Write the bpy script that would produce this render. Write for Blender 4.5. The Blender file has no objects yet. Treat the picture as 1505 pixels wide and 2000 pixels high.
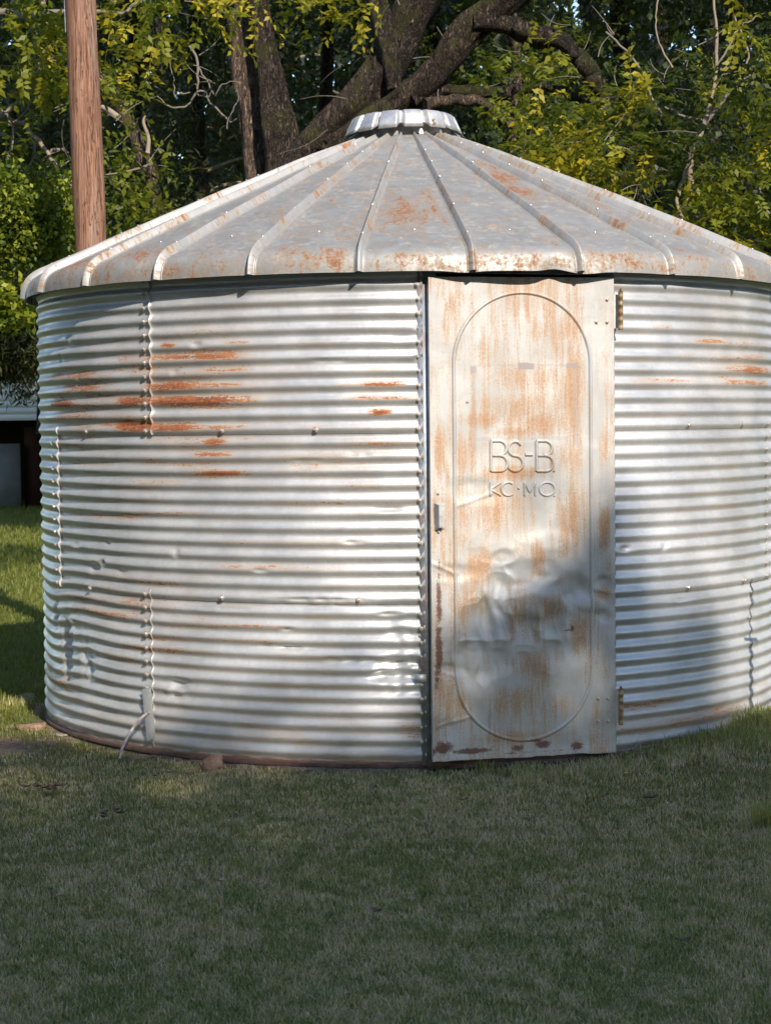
import bpy, math
import numpy as np
from mathutils import Matrix, Vector
R_ = math.radians
rng = np.random.default_rng(7)
S = bpy.context.scene
COL = S.collection

# ------------------------------------------------------------------ camera
F_, CY_ = 3604.0, 1001.0
CAM = np.array([-.738, -10.849, 1.6593])
PI_, YA_, RO_ = .051, .0543, -.0108
def cam_axes():
    c, s = math.cos(YA_), math.sin(YA_)
    x = np.array([c, -s, 0]); y = np.array([s, c, 0]); z = np.array([0, 0, 1.])
    c, s = math.cos(PI_), math.sin(PI_); y, z = c*y - s*z, s*y + c*z
    c, s = math.cos(RO_), math.sin(RO_); x, z = c*x + s*z, -s*x + c*z
    return x, y, z
AX = cam_axes()
cam = bpy.data.cameras.new('camera'); co = bpy.data.objects.new('camera', cam); COL.objects.link(co)
m = Matrix.Identity(4)
for i in range(3):
    m[i][0] = AX[0][i]; m[i][1] = AX[2][i]; m[i][2] = -AX[1][i]; m[i][3] = CAM[i]
co.matrix_world = m
cam.sensor_fit = 'HORIZONTAL'; cam.sensor_width = 36.0; cam.lens = 36.0*F_/1505.0
cam.clip_start = .1; cam.clip_end = 2000
cam.dof.use_dof = True; cam.dof.focus_distance = 8.8; cam.dof.aperture_fstop = 13
S.camera = co

# ------------------------------------------------------------------ sky, sun, exposure
SUN_EL, SUN_AZ = 35.0, 20.0            # azimuth measured from -Y towards +X
W = bpy.data.worlds.new('World'); S.world = W; W.use_nodes = True
wt = W.node_tree; wt.nodes.clear()
sky = wt.nodes.new('ShaderNodeTexSky'); sky.sky_type = 'NISHITA'; sky.sun_disc = False
sky.sun_elevation = R_(SUN_EL); sky.sun_rotation = R_(180 - SUN_AZ)
sky.air_density = 1.0; sky.dust_density = .2; sky.ozone_density = 1.6
bg = wt.nodes.new('ShaderNodeBackground'); bg.inputs[1].default_value = .15
wo = wt.nodes.new('ShaderNodeOutputWorld')
wt.links.new(sky.outputs[0], bg.inputs[0]); wt.links.new(bg.outputs[0], wo.inputs[0])
SV = np.array([math.cos(R_(SUN_EL))*math.sin(R_(SUN_AZ)), -math.cos(R_(SUN_EL))*math.cos(R_(SUN_AZ)), math.sin(R_(SUN_EL))])
sl = bpy.data.lights.new('sun', 'SUN'); sl.energy = 3.9; sl.angle = R_(.55); sl.color = (1, .91, .79)
so = bpy.data.objects.new('sun', sl); COL.objects.link(so)
so.rotation_euler = Vector(SV).to_track_quat('Z', 'Y').to_euler(); so.location = (10, -30, 25)
S.view_settings.view_transform = 'Standard'; S.view_settings.look = 'None'
S.view_settings.exposure = .9; S.view_settings.gamma = 1; S.view_settings.use_curve_mapping = False
S.cycles.max_bounces = 8; S.cycles.transparent_max_bounces = 8

# ------------------------------------------------------------------ placing helpers
def ray(px, py): return AX[1] + AX[0]*(px-752.5)/F_ - AX[2]*(py-CY_)/F_
def at(px, py, depth): return CAM + ray(px, py)*depth
def ground_at(px, py, z=0.0):
    d = ray(px, py); return CAM + d*((z-CAM[2])/d[2])
RW = 2.134                              # mean radius of the bin wall
def wall_hit(px, py, R=RW):
    d = ray(px, py); a = d[0]**2+d[1]**2; b = 2*(CAM[0]*d[0]+CAM[1]*d[1]); c = CAM[0]**2+CAM[1]**2-R*R
    disc = max(b*b-4*a*c, 0); t = (-b-math.sqrt(disc))/2/a
    p = CAM + t*d
    return math.atan2(p[0], -p[1]), p[2]

# ------------------------------------------------------------------ noise
def _hash(ix, iy, seed):
    h = (ix.astype(np.int64)*374761393 + iy.astype(np.int64)*668265263 + seed*1442695041) & 0xffffffff
    h = ((h ^ (h >> 13))*1274126177) & 0xffffffff
    h = (h ^ (h >> 16)) & 0xffffffff
    return h/4294967295.0
def vnoise(x, y, seed=0):
    x = np.asarray(x, float); y = np.asarray(y, float)
    ix, iy = np.floor(x), np.floor(y); fx, fy = x-ix, y-iy
    fx = fx*fx*fx*(fx*(fx*6-15)+10); fy = fy*fy*fy*(fy*(fy*6-15)+10)
    a = _hash(ix, iy, seed); b = _hash(ix+1, iy, seed); c = _hash(ix, iy+1, seed); d = _hash(ix+1, iy+1, seed)
    return (a*(1-fx)+b*fx)*(1-fy)+(c*(1-fx)+d*fx)*fy
def fbm(x, y, oct=4, seed=0):
    v = 0; a = .5; t = 0
    for o in range(oct):
        v = v + a*vnoise(x*2**o+o*17.3, y*2**o-o*9.1, seed+o); t += a; a *= .5
    return v/t

# ------------------------------------------------------------------ object helpers
def mesh_obj(name, V, Fc, mat=None, parent=None, smooth=True, attrs=None, uv=None, fa=None):
    """V (n,3); Fc list/array of faces (all same size when array)."""
    me = bpy.data.meshes.new(name); V = np.asarray(V, np.float32)
    if isinstance(Fc, np.ndarray):
        k = Fc.shape[1]; nf = len(Fc)
        me.vertices.add(len(V)); me.vertices.foreach_set('co', V.ravel())
        me.loops.add(nf*k); me.loops.foreach_set('vertex_index', Fc.astype(np.int32).ravel())
        me.polygons.add(nf); me.polygons.foreach_set('loop_start', np.arange(0, nf*k, k, dtype=np.int32))
    else:
        me.from_pydata(V.tolist(), [], Fc)
    me.update(calc_edges=True)
    if smooth: me.polygons.foreach_set('use_smooth', np.ones(len(me.polygons), bool))
    if uv is not None:
        ul = me.uv_layers.new(name='uv'); li = np.empty(len(me.loops), np.int32); me.loops.foreach_get('vertex_index', li)
        ul.data.foreach_set('uv', np.asarray(uv, np.float32)[li].ravel())
    for k, v in (attrs or {}).items():
        a = me.attributes.new(k, 'FLOAT', 'POINT'); a.data.foreach_set('value', np.asarray(v, np.float32).ravel())
    if mat: me.materials.append(mat)
    o = bpy.data.objects.new(name, me); COL.objects.link(o)
    if parent is not None: o.parent = parent
    return o
def inst(name, me, parent=None, loc=(0, 0, 0), rot=None, scale=None):
    o = bpy.data.objects.new(name, me); COL.objects.link(o)
    if parent is not None: o.parent = parent
    if rot is not None: o.matrix_basis = Matrix.Translation(Vector(loc)) @ rot.to_4x4()
    else: o.location = loc
    if scale is not None: o.scale = scale
    return o
def tag(o, label=None, cat=None, group=None, kind=None):
    if label: o['label'] = label
    if cat: o['category'] = cat
    if group: o['group'] = group
    if kind: o['kind'] = kind
    return o
def empty(name, loc, label, cat, group=None):
    o = bpy.data.objects.new(name, None); o.empty_display_size = .2; COL.objects.link(o); o.location = loc
    return tag(o, label, cat, group)
class Child:                            # parts built in world coordinates under a moved Empty
    pass
def under(o, parent):
    o.parent = parent; o.matrix_parent_inverse = Matrix.Translation(-Vector(parent.location)); return o
def grid_faces(n, m, off=0, wrap=False):
    i = np.arange(n-1)[:, None]; j = np.arange(m if wrap else m-1)[None, :]
    a = i*m+j; b = i*m+(j+1) % m
    return np.stack([a, b, b+m, a+m], -1).reshape(-1, 4)+off
def tube(pts, rad, sides=8, jitter=0.0, seed=0, caps=True):
    """pts (n,3), rad (n,), returns V, F quads(+caps as degenerate quads)"""
    pts = np.asarray(pts, float); rad = np.asarray(rad, float); n = len(pts)
    T = np.gradient(pts, axis=0); T /= np.linalg.norm(T, axis=1)[:, None]+1e-9
    ref = np.array([0.13, .31, .94]); 
    if abs(T[0] @ ref) > .9: ref = np.array([.9, .3, .1])
    N = np.zeros_like(T); u = np.cross(T[0], ref); u /= np.linalg.norm(u)
    for i in range(n):
        u = u - T[i]*(u @ T[i]); u /= np.linalg.norm(u)+1e-9; N[i] = u
    B = np.cross(T, N); a = np.linspace(0, 2*np.pi, sides, endpoint=False)
    rr = rad[:, None]*np.ones(sides)
    if jitter:
        L = np.concatenate([[0], np.cumsum(np.linalg.norm(np.diff(pts, axis=0), axis=1))])
        rr = rr*(1+jitter*(fbm(L[:, None]*2.5/max(rad.mean(), .01)*.12+0*a, (np.arange(sides)*1.7)[None, :]+0*L[:, None], 3, seed)-.5)*2+jitter*.8*(fbm(L[:, None]*1.1/max(rad.mean(), .01)*.3+0*a, np.cos(a)[None, :]*.9+7+0*L[:, None], 2, seed+3)-.5)*2)
    V = pts[:, None]+rr[..., None]*(np.cos(a)[None, :, None]*N[:, None]+np.sin(a)[None, :, None]*B[:, None])
    V = V.reshape(-1, 3); Fq = grid_faces(n, sides, wrap=True)
    if caps:
        k = len(V); V = np.vstack([V, pts[0], pts[-1]])
        j = np.arange(sides); c0 = np.stack([j, (j+1) % sides, np.full(sides, k), np.full(sides, k)], -1)
        b = (n-1)*sides; c1 = np.stack([b+j, b+(j+1) % sides, np.full(sides, k+1), np.full(sides, k+1)], -1)
        # triangles written as quads with a midpoint are avoided: build cap verts twice
        k2 = len(V); V = np.vstack([V, V[k:k+2]+1e-5])
        c0[:, 3] = k2; c1[:, 3] = k2+1
        Fq = np.vstack([Fq, c0, c1])
    return V, Fq
def smooth_path(pts, n):
    """Catmull-Rom through rows (x,y,z,r)"""
    P = np.asarray(pts, float); P = np.vstack([2*P[0]-P[1], P, 2*P[-1]-P[-2]])
    out = []; seg = len(P)-3; per = max(2, int(n/seg))
    for s in range(seg):
        p0, p1, p2, p3 = P[s:s+4]
        for t in np.linspace(0, 1, per, endpoint=False):
            out.append(.5*((2*p1)+(-p0+p2)*t+(2*p0-5*p1+4*p2-p3)*t*t+(-p0+3*p1-3*p2+p3)*t**3))
    out.append(P[-2]); return np.array(out)
def join(parts):
    Vs, Fs, o = [], [], 0
    for V, Fq in parts:
        Vs.append(V); Fs.append(Fq+o); o += len(V)
    return np.vstack(Vs), np.vstack(Fs)
def box(cx, cy, cz, sx, sy, sz):
    x, y, z = sx/2, sy/2, sz/2
    V = np.array([[a, b, c] for c in (-z, z) for a, b in ((-x, -y), (x, -y), (x, y), (-x, y))])+np.array([cx, cy, cz])
    Fq = np.array([[0, 3, 2, 1], [4, 5, 6, 7], [0, 1, 5, 4], [1, 2, 6, 5], [2, 3, 7, 6], [3, 0, 4, 7]])
    return V, Fq

# ------------------------------------------------------------------ material helpers
class NT:
    def __init__(s, name):
        s.m = bpy.data.materials.new(name); s.m.use_nodes = True; s.t = s.m.node_tree
        s.t.nodes.clear(); s.out = s.t.nodes.new('ShaderNodeOutputMaterial')
    def n(s, typ, **kw):
        nd = s.t.nodes.new('ShaderNode'+typ)
        for k, v in kw.items():
            if k.startswith('i_'):
                key = k[2:]; key = int(key) if key.isdigit() else key.replace('_', ' ')
                if hasattr(v, 'links') or isinstance(v, bpy.types.NodeSocket): s.t.links.new(v, nd.inputs[key])
                else: nd.inputs[key].default_value = v
            else: setattr(nd, k, v)
        return nd
    def noise(s, vec, scale, detail=4, rough=.55, dist=0):
        return s.n('TexNoise', i_Vector=vec, i_Scale=scale, i_Detail=detail, i_Roughness=rough, i_Distortion=dist).outputs[0]
    def map(s, vec, sc=(1, 1, 1), loc=(0, 0, 0)):
        return s.n('Mapping', i_Vector=vec, i_Scale=sc, i_Location=loc).outputs[0]
    def math(s, op, a, b=0.0, clamp=False):
        nd = s.n('Math', operation=op, use_clamp=clamp)
        for i, v in enumerate((a, b)):
            if isinstance(v, bpy.types.NodeSocket): s.t.links.new(v, nd.inputs[i])
            else: nd.inputs[i].default_value = v
        return nd.outputs[0]
    def ramp(s, v, lo, hi, a=0.0, b=1.0):
        nd = s.n('MapRange', i_0=v, i_1=lo, i_2=hi, i_3=a, i_4=b, interpolation_type='SMOOTHSTEP'); return nd.outputs[0]
    def mix(s, f, a, b):
        nd = s.n('Mix', data_type='RGBA')
        for i, v in ((0, f), (6, a), (7, b)):
            if isinstance(v, bpy.types.NodeSocket): s.t.links.new(v, nd.inputs[i])
            else: nd.inputs[i].default_value = v if i == 0 else (tuple(v)+(1,))[:4]
        return nd.outputs[2]
    def mixf(s, f, a, b):
        nd = s.n('Mix', data_type='FLOAT')
        for i, v in ((0, f), (2, a), (3, b)):
            if isinstance(v, bpy.types.NodeSocket): s.t.links.new(v, nd.inputs[i])
            else: nd.inputs[i].default_value = v
        return nd.outputs[0]
    def attr(s, name): return s.n('Attribute', attribute_name=name).outputs['Fac']
    def bump(s, h, strength=.3, dist=.01):
        return s.n('Bump', i_Height=h, i_Strength=strength, i_Distance=dist).outputs[0]
    def principled(s, col, rough=.7, metal=0.0, normal=None, spec=.5):
        p = s.n('BsdfPrincipled')
        for k, v in (('Base Color', col), ('Roughness', rough), ('Metallic', metal), ('Specular IOR Level', spec)):
            if isinstance(v, bpy.types.NodeSocket): s.t.links.new(v, p.inputs[k])
            else: p.inputs[k].default_value = v if k != 'Base Color' else (tuple(v)+(1,))[:4]
        if normal is not None: s.t.links.new(normal, p.inputs['Normal'])
        return p.outputs[0]
    def done(s, sh): s.t.links.new(sh, s.out.inputs[0]); return s.m
def uvc(t): return t.n('UVMap', uv_map='uv').outputs[0]
def objc(t): return t.n('TexCoord').outputs['Object']
RUST_D = (.12, .034, .015); RUST_M = (.29, .095, .034); RUST_L = (.52, .33, .20)

def mat_wall():
    t = NT('galvanised_wall'); uv = uvc(t); r = t.attr('rust'); ph = t.attr('low')
    st = t.noise(t.map(uv, (2.2, 26, 1)), 1.0, 6, .65)          # long horizontal streaks
    st2 = t.noise(t.map(uv, (9, 90, 1)), 1.0, 5, .6)
    bl = t.noise(uv, 3.0, 5, .6); fine = t.noise(uv, 70, 4, .6); sp = t.n('TexVoronoi', i_Vector=uv, i_Scale=60).outputs['Color']
    spb = t.n('RGBToBW', i_Color=sp).outputs[0]
    base = t.mix(t.ramp(bl, .3, .7), (.45, .455, .46), (.60, .60, .60))
    base = t.mix(t.math('MULTIPLY', spb, .22), base, (.33, .34, .355))
    base = t.mix(t.math('MULTIPLY', t.ramp(st2, .5, .75), .45), base, (.66, .66, .66))     # white oxide streaks
    # tan film of old rust wash, stronger on lower half of each ridge
    tanm = t.math('MULTIPLY', t.ramp(t.math('ADD', t.math('MULTIPLY', st, .6), t.math('MULTIPLY', st2, .4)), .45, .60), t.ramp(ph, .15, 1.0, .2, 1.0))
    tanm = t.math('MULTIPLY', tanm, t.ramp(t.noise(uv, 1.3, 3), .42, .62, .08, .85))
    tanm = t.math('MAXIMUM', t.math('MULTIPLY', tanm, .85), t.ramp(t.math('ADD', r, t.math('MULTIPLY', t.math('SUBTRACT', st, .5), .9)), -.02, .40, 0, .7))
    c = t.mix(tanm, base, (.37, .27, .19))
    e = t.math('ADD', t.math('MULTIPLY', t.math('SUBTRACT', st2, .5), 1.6), t.math('MULTIPLY', t.math('SUBTRACT', fine, .5), 1.1))
    e = t.math('ADD', e, t.math('MULTIPLY', t.math('SUBTRACT', st, .5), 2.0))
    e = t.math('ADD', e, t.math('MULTIPLY', t.math('SUBTRACT', t.noise(t.map(uv, (26, 150, 1)), 1, 5, .7), .5), 1.4))
    rm = t.ramp(t.math('ADD', r, e), .46, .62)
    rm = t.math('MULTIPLY', rm, t.ramp(r, .05, .2))
    rc = t.mix(t.ramp(t.math('ADD', t.math('MULTIPLY', fine, .5), t.math('MULTIPLY', st2, .5)), .40, .60), RUST_D, RUST_M)
    rc = t.mix(t.ramp(r, .9, .4, 0, .6), rc, (.36, .17, .075))
    c = t.mix(rm, c, rc)
    # red clay splashed at the foot
    z = t.n('SeparateXYZ', i_0=uv).outputs[1]
    dm = t.math('MULTIPLY', t.ramp(z, .42, .02), t.ramp(t.noise(t.map(uv, (3, 14, 1)), 1, 5), .35, .65))
    c = t.mix(t.math('MULTIPLY', dm, .42), c, (.30, .20, .13))
    foot = t.math('MULTIPLY', t.ramp(t.math('ADD', z, t.math('MULTIPLY', t.math('SUBTRACT', st2, .5), .06)), .03, .006), .9)
    c = t.mix(foot, c, (.10, .045, .03))
    nm = t.math('MAXIMUM', t.math('MAXIMUM', rm, foot), t.math('MULTIPLY', t.math('MAXIMUM', tanm, dm), .55))
    met = t.math('MULTIPLY', t.math('SUBTRACT', 1.0, nm), .5)
    ro = t.mixf(nm, t.ramp(bl, .3, .7, .36, .52), .85)
    b = t.bump(t.math('ADD', t.math('MULTIPLY', bl, 1.5), t.math('MULTIPLY', fine, .12)), .5, .006)
    return t.done(t.principled(c, ro, met, b))
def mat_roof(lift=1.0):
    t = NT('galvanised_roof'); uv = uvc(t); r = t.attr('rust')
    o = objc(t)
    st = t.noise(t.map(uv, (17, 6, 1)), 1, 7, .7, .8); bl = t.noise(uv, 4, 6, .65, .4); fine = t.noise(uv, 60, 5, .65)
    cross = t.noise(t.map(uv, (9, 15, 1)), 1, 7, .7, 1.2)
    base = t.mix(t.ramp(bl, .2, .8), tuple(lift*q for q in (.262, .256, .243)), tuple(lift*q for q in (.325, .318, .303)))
    base = t.mix(t.math('MULTIPLY', t.ramp(t.noise(uv, 11, 6, .7, .8), .48, .56), .28), base, (.42, .42, .40))
    ol = t.ramp(t.math('ADD', t.math('MULTIPLY', cross, .6), t.math('MULTIPLY', t.noise(uv, 16, 6, .75, .8), .4)), .52, .58)
    base = t.mix(t.math('MULTIPLY', ol, .32), base, (.32, .25, .17))
    e = t.math('ADD', t.math('MULTIPLY', t.math('SUBTRACT', st, .5), 1.1), t.math('MULTIPLY', t.math('SUBTRACT', cross, .5), .9))
    e = t.math('ADD', e, t.math('MULTIPLY', t.math('SUBTRACT', fine, .5), 1.3))
    e = t.math('MULTIPLY', e, 1.6)
    v = t.math('ADD', r, e)
    c = t.mix(t.ramp(v, .2, .6, 0, .7), base, (.27, .19, .12))
    rm = t.ramp(v, .5, .95)
    c = t.mix(rm, c, t.mix(t.ramp(fine, .35, .65), (.13, .040, .016), (.27, .105, .038)))
    nm = t.math('MAXIMUM', rm, t.math('MULTIPLY', t.math('MAXIMUM', ol, t.ramp(v, .22, .62, 0, .7)), .6))
    met = t.math('MULTIPLY', t.math('SUBTRACT', 1.0, nm), .4)
    ro = t.mixf(nm, .5, .88)
    b = t.bump(t.math('ADD', t.math('MULTIPLY', bl, 1.2), t.math('MULTIPLY', fine, .15)), .45, .006)
    return t.done(t.principled(c, ro, met, b))
def mat_door():
    t = NT('weathered_door'); uv = uvc(t); r = t.attr('rust'); cl = t.attr('clean')
    st = t.noise(t.map(uv, (34, 2.6, 1)), 1, 7, .7, .3)          # vertical streaks
    st2 = t.noise(t.map(uv, (95, 9, 1)), 1, 5, .65)
    wp = t.noise(uv, 120, 5, .7, .5); bl = t.noise(uv, 4.5, 5, .6, .5); fine = t.noise(uv, 260, 4, .7)
    base = t.mix(t.ramp(bl, .35, .65), (.40, .395, .385), (.50, .49, .475))
    base = t.mix(t.math('MULTIPLY', t.ramp(st2, .5, .7), .45), base, (.56, .55, .53))
    v = t.math('ADD', r, t.math('ADD', t.math('MULTIPLY', t.math('SUBTRACT', st, .5), 1.35),
        t.math('ADD', t.math('MULTIPLY', t.math('SUBTRACT', st2, .5), .7), t.math('MULTIPLY', t.math('SUBTRACT', wp, .5), .9))))
    c = t.mix(t.ramp(v, .08, .5, 0, .75), base, (.42, .295, .19))
    fs = t.noise(t.map(uv, (230, 60, 1)), 1, 4, .7)
    c = t.mix(t.math('MULTIPLY', t.ramp(v, .18, .62, 0, .95), t.ramp(t.math('ADD', t.math('ADD', t.math('MULTIPLY', fine, .5), t.math('MULTIPLY', fs, .5)), t.math('MULTIPLY', v, .16)), .50, .66, .08, 1)), c, (.34, .17, .075))
    c = t.mix(t.ramp(t.math('ADD', v, t.math('MULTIPLY', t.math('SUBTRACT', fine, .5), .6)), .95, 1.3), c, (.21, .065, .03))
    c = t.mix(t.math('MULTIPLY', t.ramp(t.math('ADD', cl, t.math('MULTIPLY', t.math('SUBTRACT', t.math('ADD', t.math('MULTIPLY', bl, .5), t.math('MULTIPLY', st, .5)), .5), 2.2)), .35, .8), .75), c, (.44, .455, .47))
    d = t.attr('dark')
    c = t.mix(t.ramp(t.math('ADD', d, t.math('MULTIPLY', t.math('SUBTRACT', t.math('ADD', t.math('MULTIPLY', wp, .4), t.math('MULTIPLY', t.noise(uv, 24, 5, .7, .8), .6)), .5), 2.6)), .35, .85, 0, .9), c, (.13, .05, .03))
    c = t.mix(t.math('MULTIPLY', t.attr('tape'), .85), c, (.27, .235, .24))
    met = t.math('MULTIPLY', t.ramp(v, .7, .05, .05, .5), 1.0)
    b = t.bump(t.math('ADD', bl, t.math('MULTIPLY', st2, .15)), .4, .006)
    return t.done(t.principled(c, .66, t.math('MULTIPLY', met, .7), b))
def mat_metal(name, c0, c1, met=.7, rough=.45, rust=0.0, sc=30):
    t = NT(name); o = objc(t); a = t.noise(o, sc, 5, .6); b = t.noise(o, sc*.3, 4, .6)
    c = t.mix(t.ramp(a, .35, .65), c0, c1)
    k = t.ramp(b, .62-rust*.3, .75-rust*.3)
    c = t.mix(t.math('MULTIPLY', k, min(1, rust*1.5)), c, t.mix(a, RUST_D, RUST_M))
    return t.done(t.principled(c, t.mixf(t.math('MULTIPLY', k, rust), rough, .85), t.math('MULTIPLY', t.math('SUBTRACT', 1.0, t.math('MULTIPLY', k, min(1, rust*1.5))), met), t.bump(a, .2, .002)))
def mat_leaf(name, stops, trans=.35, rough=.5):
    """stops: colours over the per-leaf tint 0..1"""
    t = NT(name); ti = t.attr('tint'); cr = t.n('ValToRGB', i_0=ti)
    el = cr.color_ramp.elements
    for i, (p, c) in enumerate(stops):
        e = el[i] if i < 2 else el.new(p)
        e.position = p; e.color = tuple(c)+(1,)
    col = cr.outputs[0]
    tr = t.n('BsdfTranslucent'); t.t.links.new(t.mix(.35, col, t.mix(1.0, col, (.35, .40, .04))), tr.inputs[0])
    mx = t.n('MixShader', i_0=trans); t.t.links.new(t.principled(col, rough, 0, None, .35), mx.inputs[1]); t.t.links.new(tr.outputs[0], mx.inputs[2])
    return t.done(mx.outputs[0])
def mat_bark(name, c0, c1, moss=0.0, sc=1.0, vert=5.0, strength=1.0):
    t = NT(name); o = objc(t)
    a = t.noise(t.map(o, (22*sc, 22*sc, vert*sc)), 1, 6, .65, 1.0)
    v = t.noise(t.map(o, (34*sc, 34*sc, 5*sc)), 1, 4, .7, 1.6)
    rg = t.math('ABSOLUTE', t.math('SUBTRACT', v, .5))
    h = t.math('ADD', t.math('MULTIPLY', t.ramp(rg, 0, .12), .7), t.math('MULTIPLY', a, .9))
    c = t.mix(t.ramp(h, .45, 1.25), c0, c1)
    if moss: c = t.mix(t.math('MULTIPLY', t.ramp(t.noise(o, 2.2, 5, .7), .48, .62), moss), c, (.09, .10, .02))
    return t.done(t.principled(c, .9, 0, t.bump(h, strength, .07), .2))
def mat_pole():
    t = NT('weathered_pole_wood'); o = objc(t)
    a = t.noise(t.map(o, (60, 60, 1.3)), 1, 7, .7, .4); b = t.noise(t.map(o, (14, 14, .6)), 1, 5, .6, .5)
    crack = t.math('ABSOLUTE', t.math('SUBTRACT', t.noise(t.map(o, (30, 30, .8)), 1, 3, .6, .2), .52))
    c = t.mix(t.ramp(a, .3, .7), (.12, .052, .03), (.33, .18, .115))
    c = t.mix(t.math('MULTIPLY', t.ramp(b, .5, .7), .5), c, (.34, .28, .23))
    ck = t.ramp(crack, .022, .0)
    c = t.mix(t.math('MULTIPLY', ck, .7), c, (.07, .035, .02))
    return t.done(t.principled(c, .85, 0, t.bump(t.math('SUBTRACT', a, t.math('MULTIPLY', ck, 1.5)), .7, .01), .25))
def mat_ground():
    t = NT('lawn_soil'); o = objc(t)
    a = t.noise(o, 1.1, 6, .65, .4); b = t.noise(o, 22, 6, .7); d = t.noise(o, 90, 4, .7); dirt = t.attr('dirt')
    c = t.mix(t.ramp(a, .35, .65), (.075, .085, .035), (.12, .105, .065))
    c = t.mix(t.ramp(b, .42, .62), c, (.05, .05, .03))
    far = t.attr('far')
    g = t.mix(t.ramp(t.noise(o, .55, 6, .7), .35, .65), (.075, .105, .022), (.13, .135, .035))
    g = t.mix(t.ramp(b, .4, .7), g, (.045, .065, .015))
    c = t.mix(far, c, g)
    dc = t.mix(t.ramp(b, .35, .65), (.16, .10, .07), (.30, .21, .15))
    dm = t.ramp(t.math('ADD', dirt, t.math('MULTIPLY', t.math('SUBTRACT', b, .5), 1.0)), .35, .65)
    c = t.mix(dm, c, dc)
    return t.done(t.principled(c, .95, 0, t.bump(t.math('ADD', b, t.math('MULTIPLY', d, .4)), .6, .02), .15))
def mat_stone(name, c0, c1):
    t = NT(name); o = objc(t); a = t.noise(o, 14, 6, .7); b = t.noise(o, 70, 4, .7)
    return t.done(t.principled(t.mix(t.ramp(a, .35, .65), c0, c1), .9, 0, t.bump(t.math('ADD', a, b), .6, .01), .2))
def mat_plain(name, c, rough=.7, met=0.0, var=.2, sc=20):
    t = NT(name); o = objc(t); a = t.noise(o, sc, 4, .6)
    return t.done(t.principled(t.mix(a, tuple(x*(1-var) for x in c), tuple(min(1, x*(1+var)) for x in c)), rough, met, t.bump(a, .2, .004), .3))

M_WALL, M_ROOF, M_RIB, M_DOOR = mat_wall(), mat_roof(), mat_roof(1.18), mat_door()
M_BOLT = mat_metal('bolt_metal', (.34, .29, .24), (.62, .58, .53), .5, .4, .35, 60)
M_RIVET = mat_metal('bright_rivet', (.4, .4, .4), (.7, .7, .7), .7, .35, .0)
M_CAP = mat_metal('cap_metal', (.42, .42, .43), (.60, .59, .57), .6, .42, .25, 14)
M_FRAME = mat_metal('frame_metal', (.30, .33, .37), (.42, .45, .50), .6, .5, .3, 20)
M_HINGE = mat_metal('rusty_hinge', (.36, .26, .14), (.55, .42, .26), .4, .6, .3, 50)
M_BASE = mat_metal('rusted_base_flange', (.05, .028, .022), (.10, .058, .045), .1, .85, .15, 12)
M_STRIP = mat_metal('zinc_strip', (.46, .46, .46), (.60, .60, .60), .5, .5, .15, 10)

# ------------------------------------------------------------------ the ground
def ground_z(x, y):
    x = np.asarray(x, float); y = np.asarray(y, float)
    g = -.024+.012*(fbm(x*.6, y*.6, 3, 5)-.5)
    g = g+.10*np.clip((x-.6)/1.2, 0, 1)*np.exp(-((np.hypot(x, y)-2.25)/.55)**2)     # turf banked up at the right foot
    return g
def dirt_f(x, y):
    r = np.hypot(x, y); th = np.degrees(np.arctan2(x, -y))
    d = .8*np.exp(-((r-2.18)/.045)**2)*np.clip((8-th)/20, 0, 1)
    d = np.maximum(d, 1.0*np.exp(-(((x+2.25)/.42)**2+((y+1.25)/.33)**2)))
    d = np.maximum(d, .75*np.exp(-(((x+2.75)/.5)**2+((y+.95)/.25)**2)))
    return d
k = np.linspace(-1, 1, 261)
ax_ = np.sinh(k*6.2)/np.sinh(6.2)*600
gx, gy = np.meshgrid(ax_, ax_, indexing='xy')
GV = np.stack([gx, gy, ground_z(gx, gy)], -1).reshape(-1, 3)
mesh_obj('ground', GV, grid_faces(261, 261), mat_ground(), attrs={'dirt': dirt_f(GV[:, 0], GV[:, 1]),
    'far': np.clip((GV[:, 1]+.8)/1.2, 0, 1)})['kind'] = 'structure'

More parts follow.
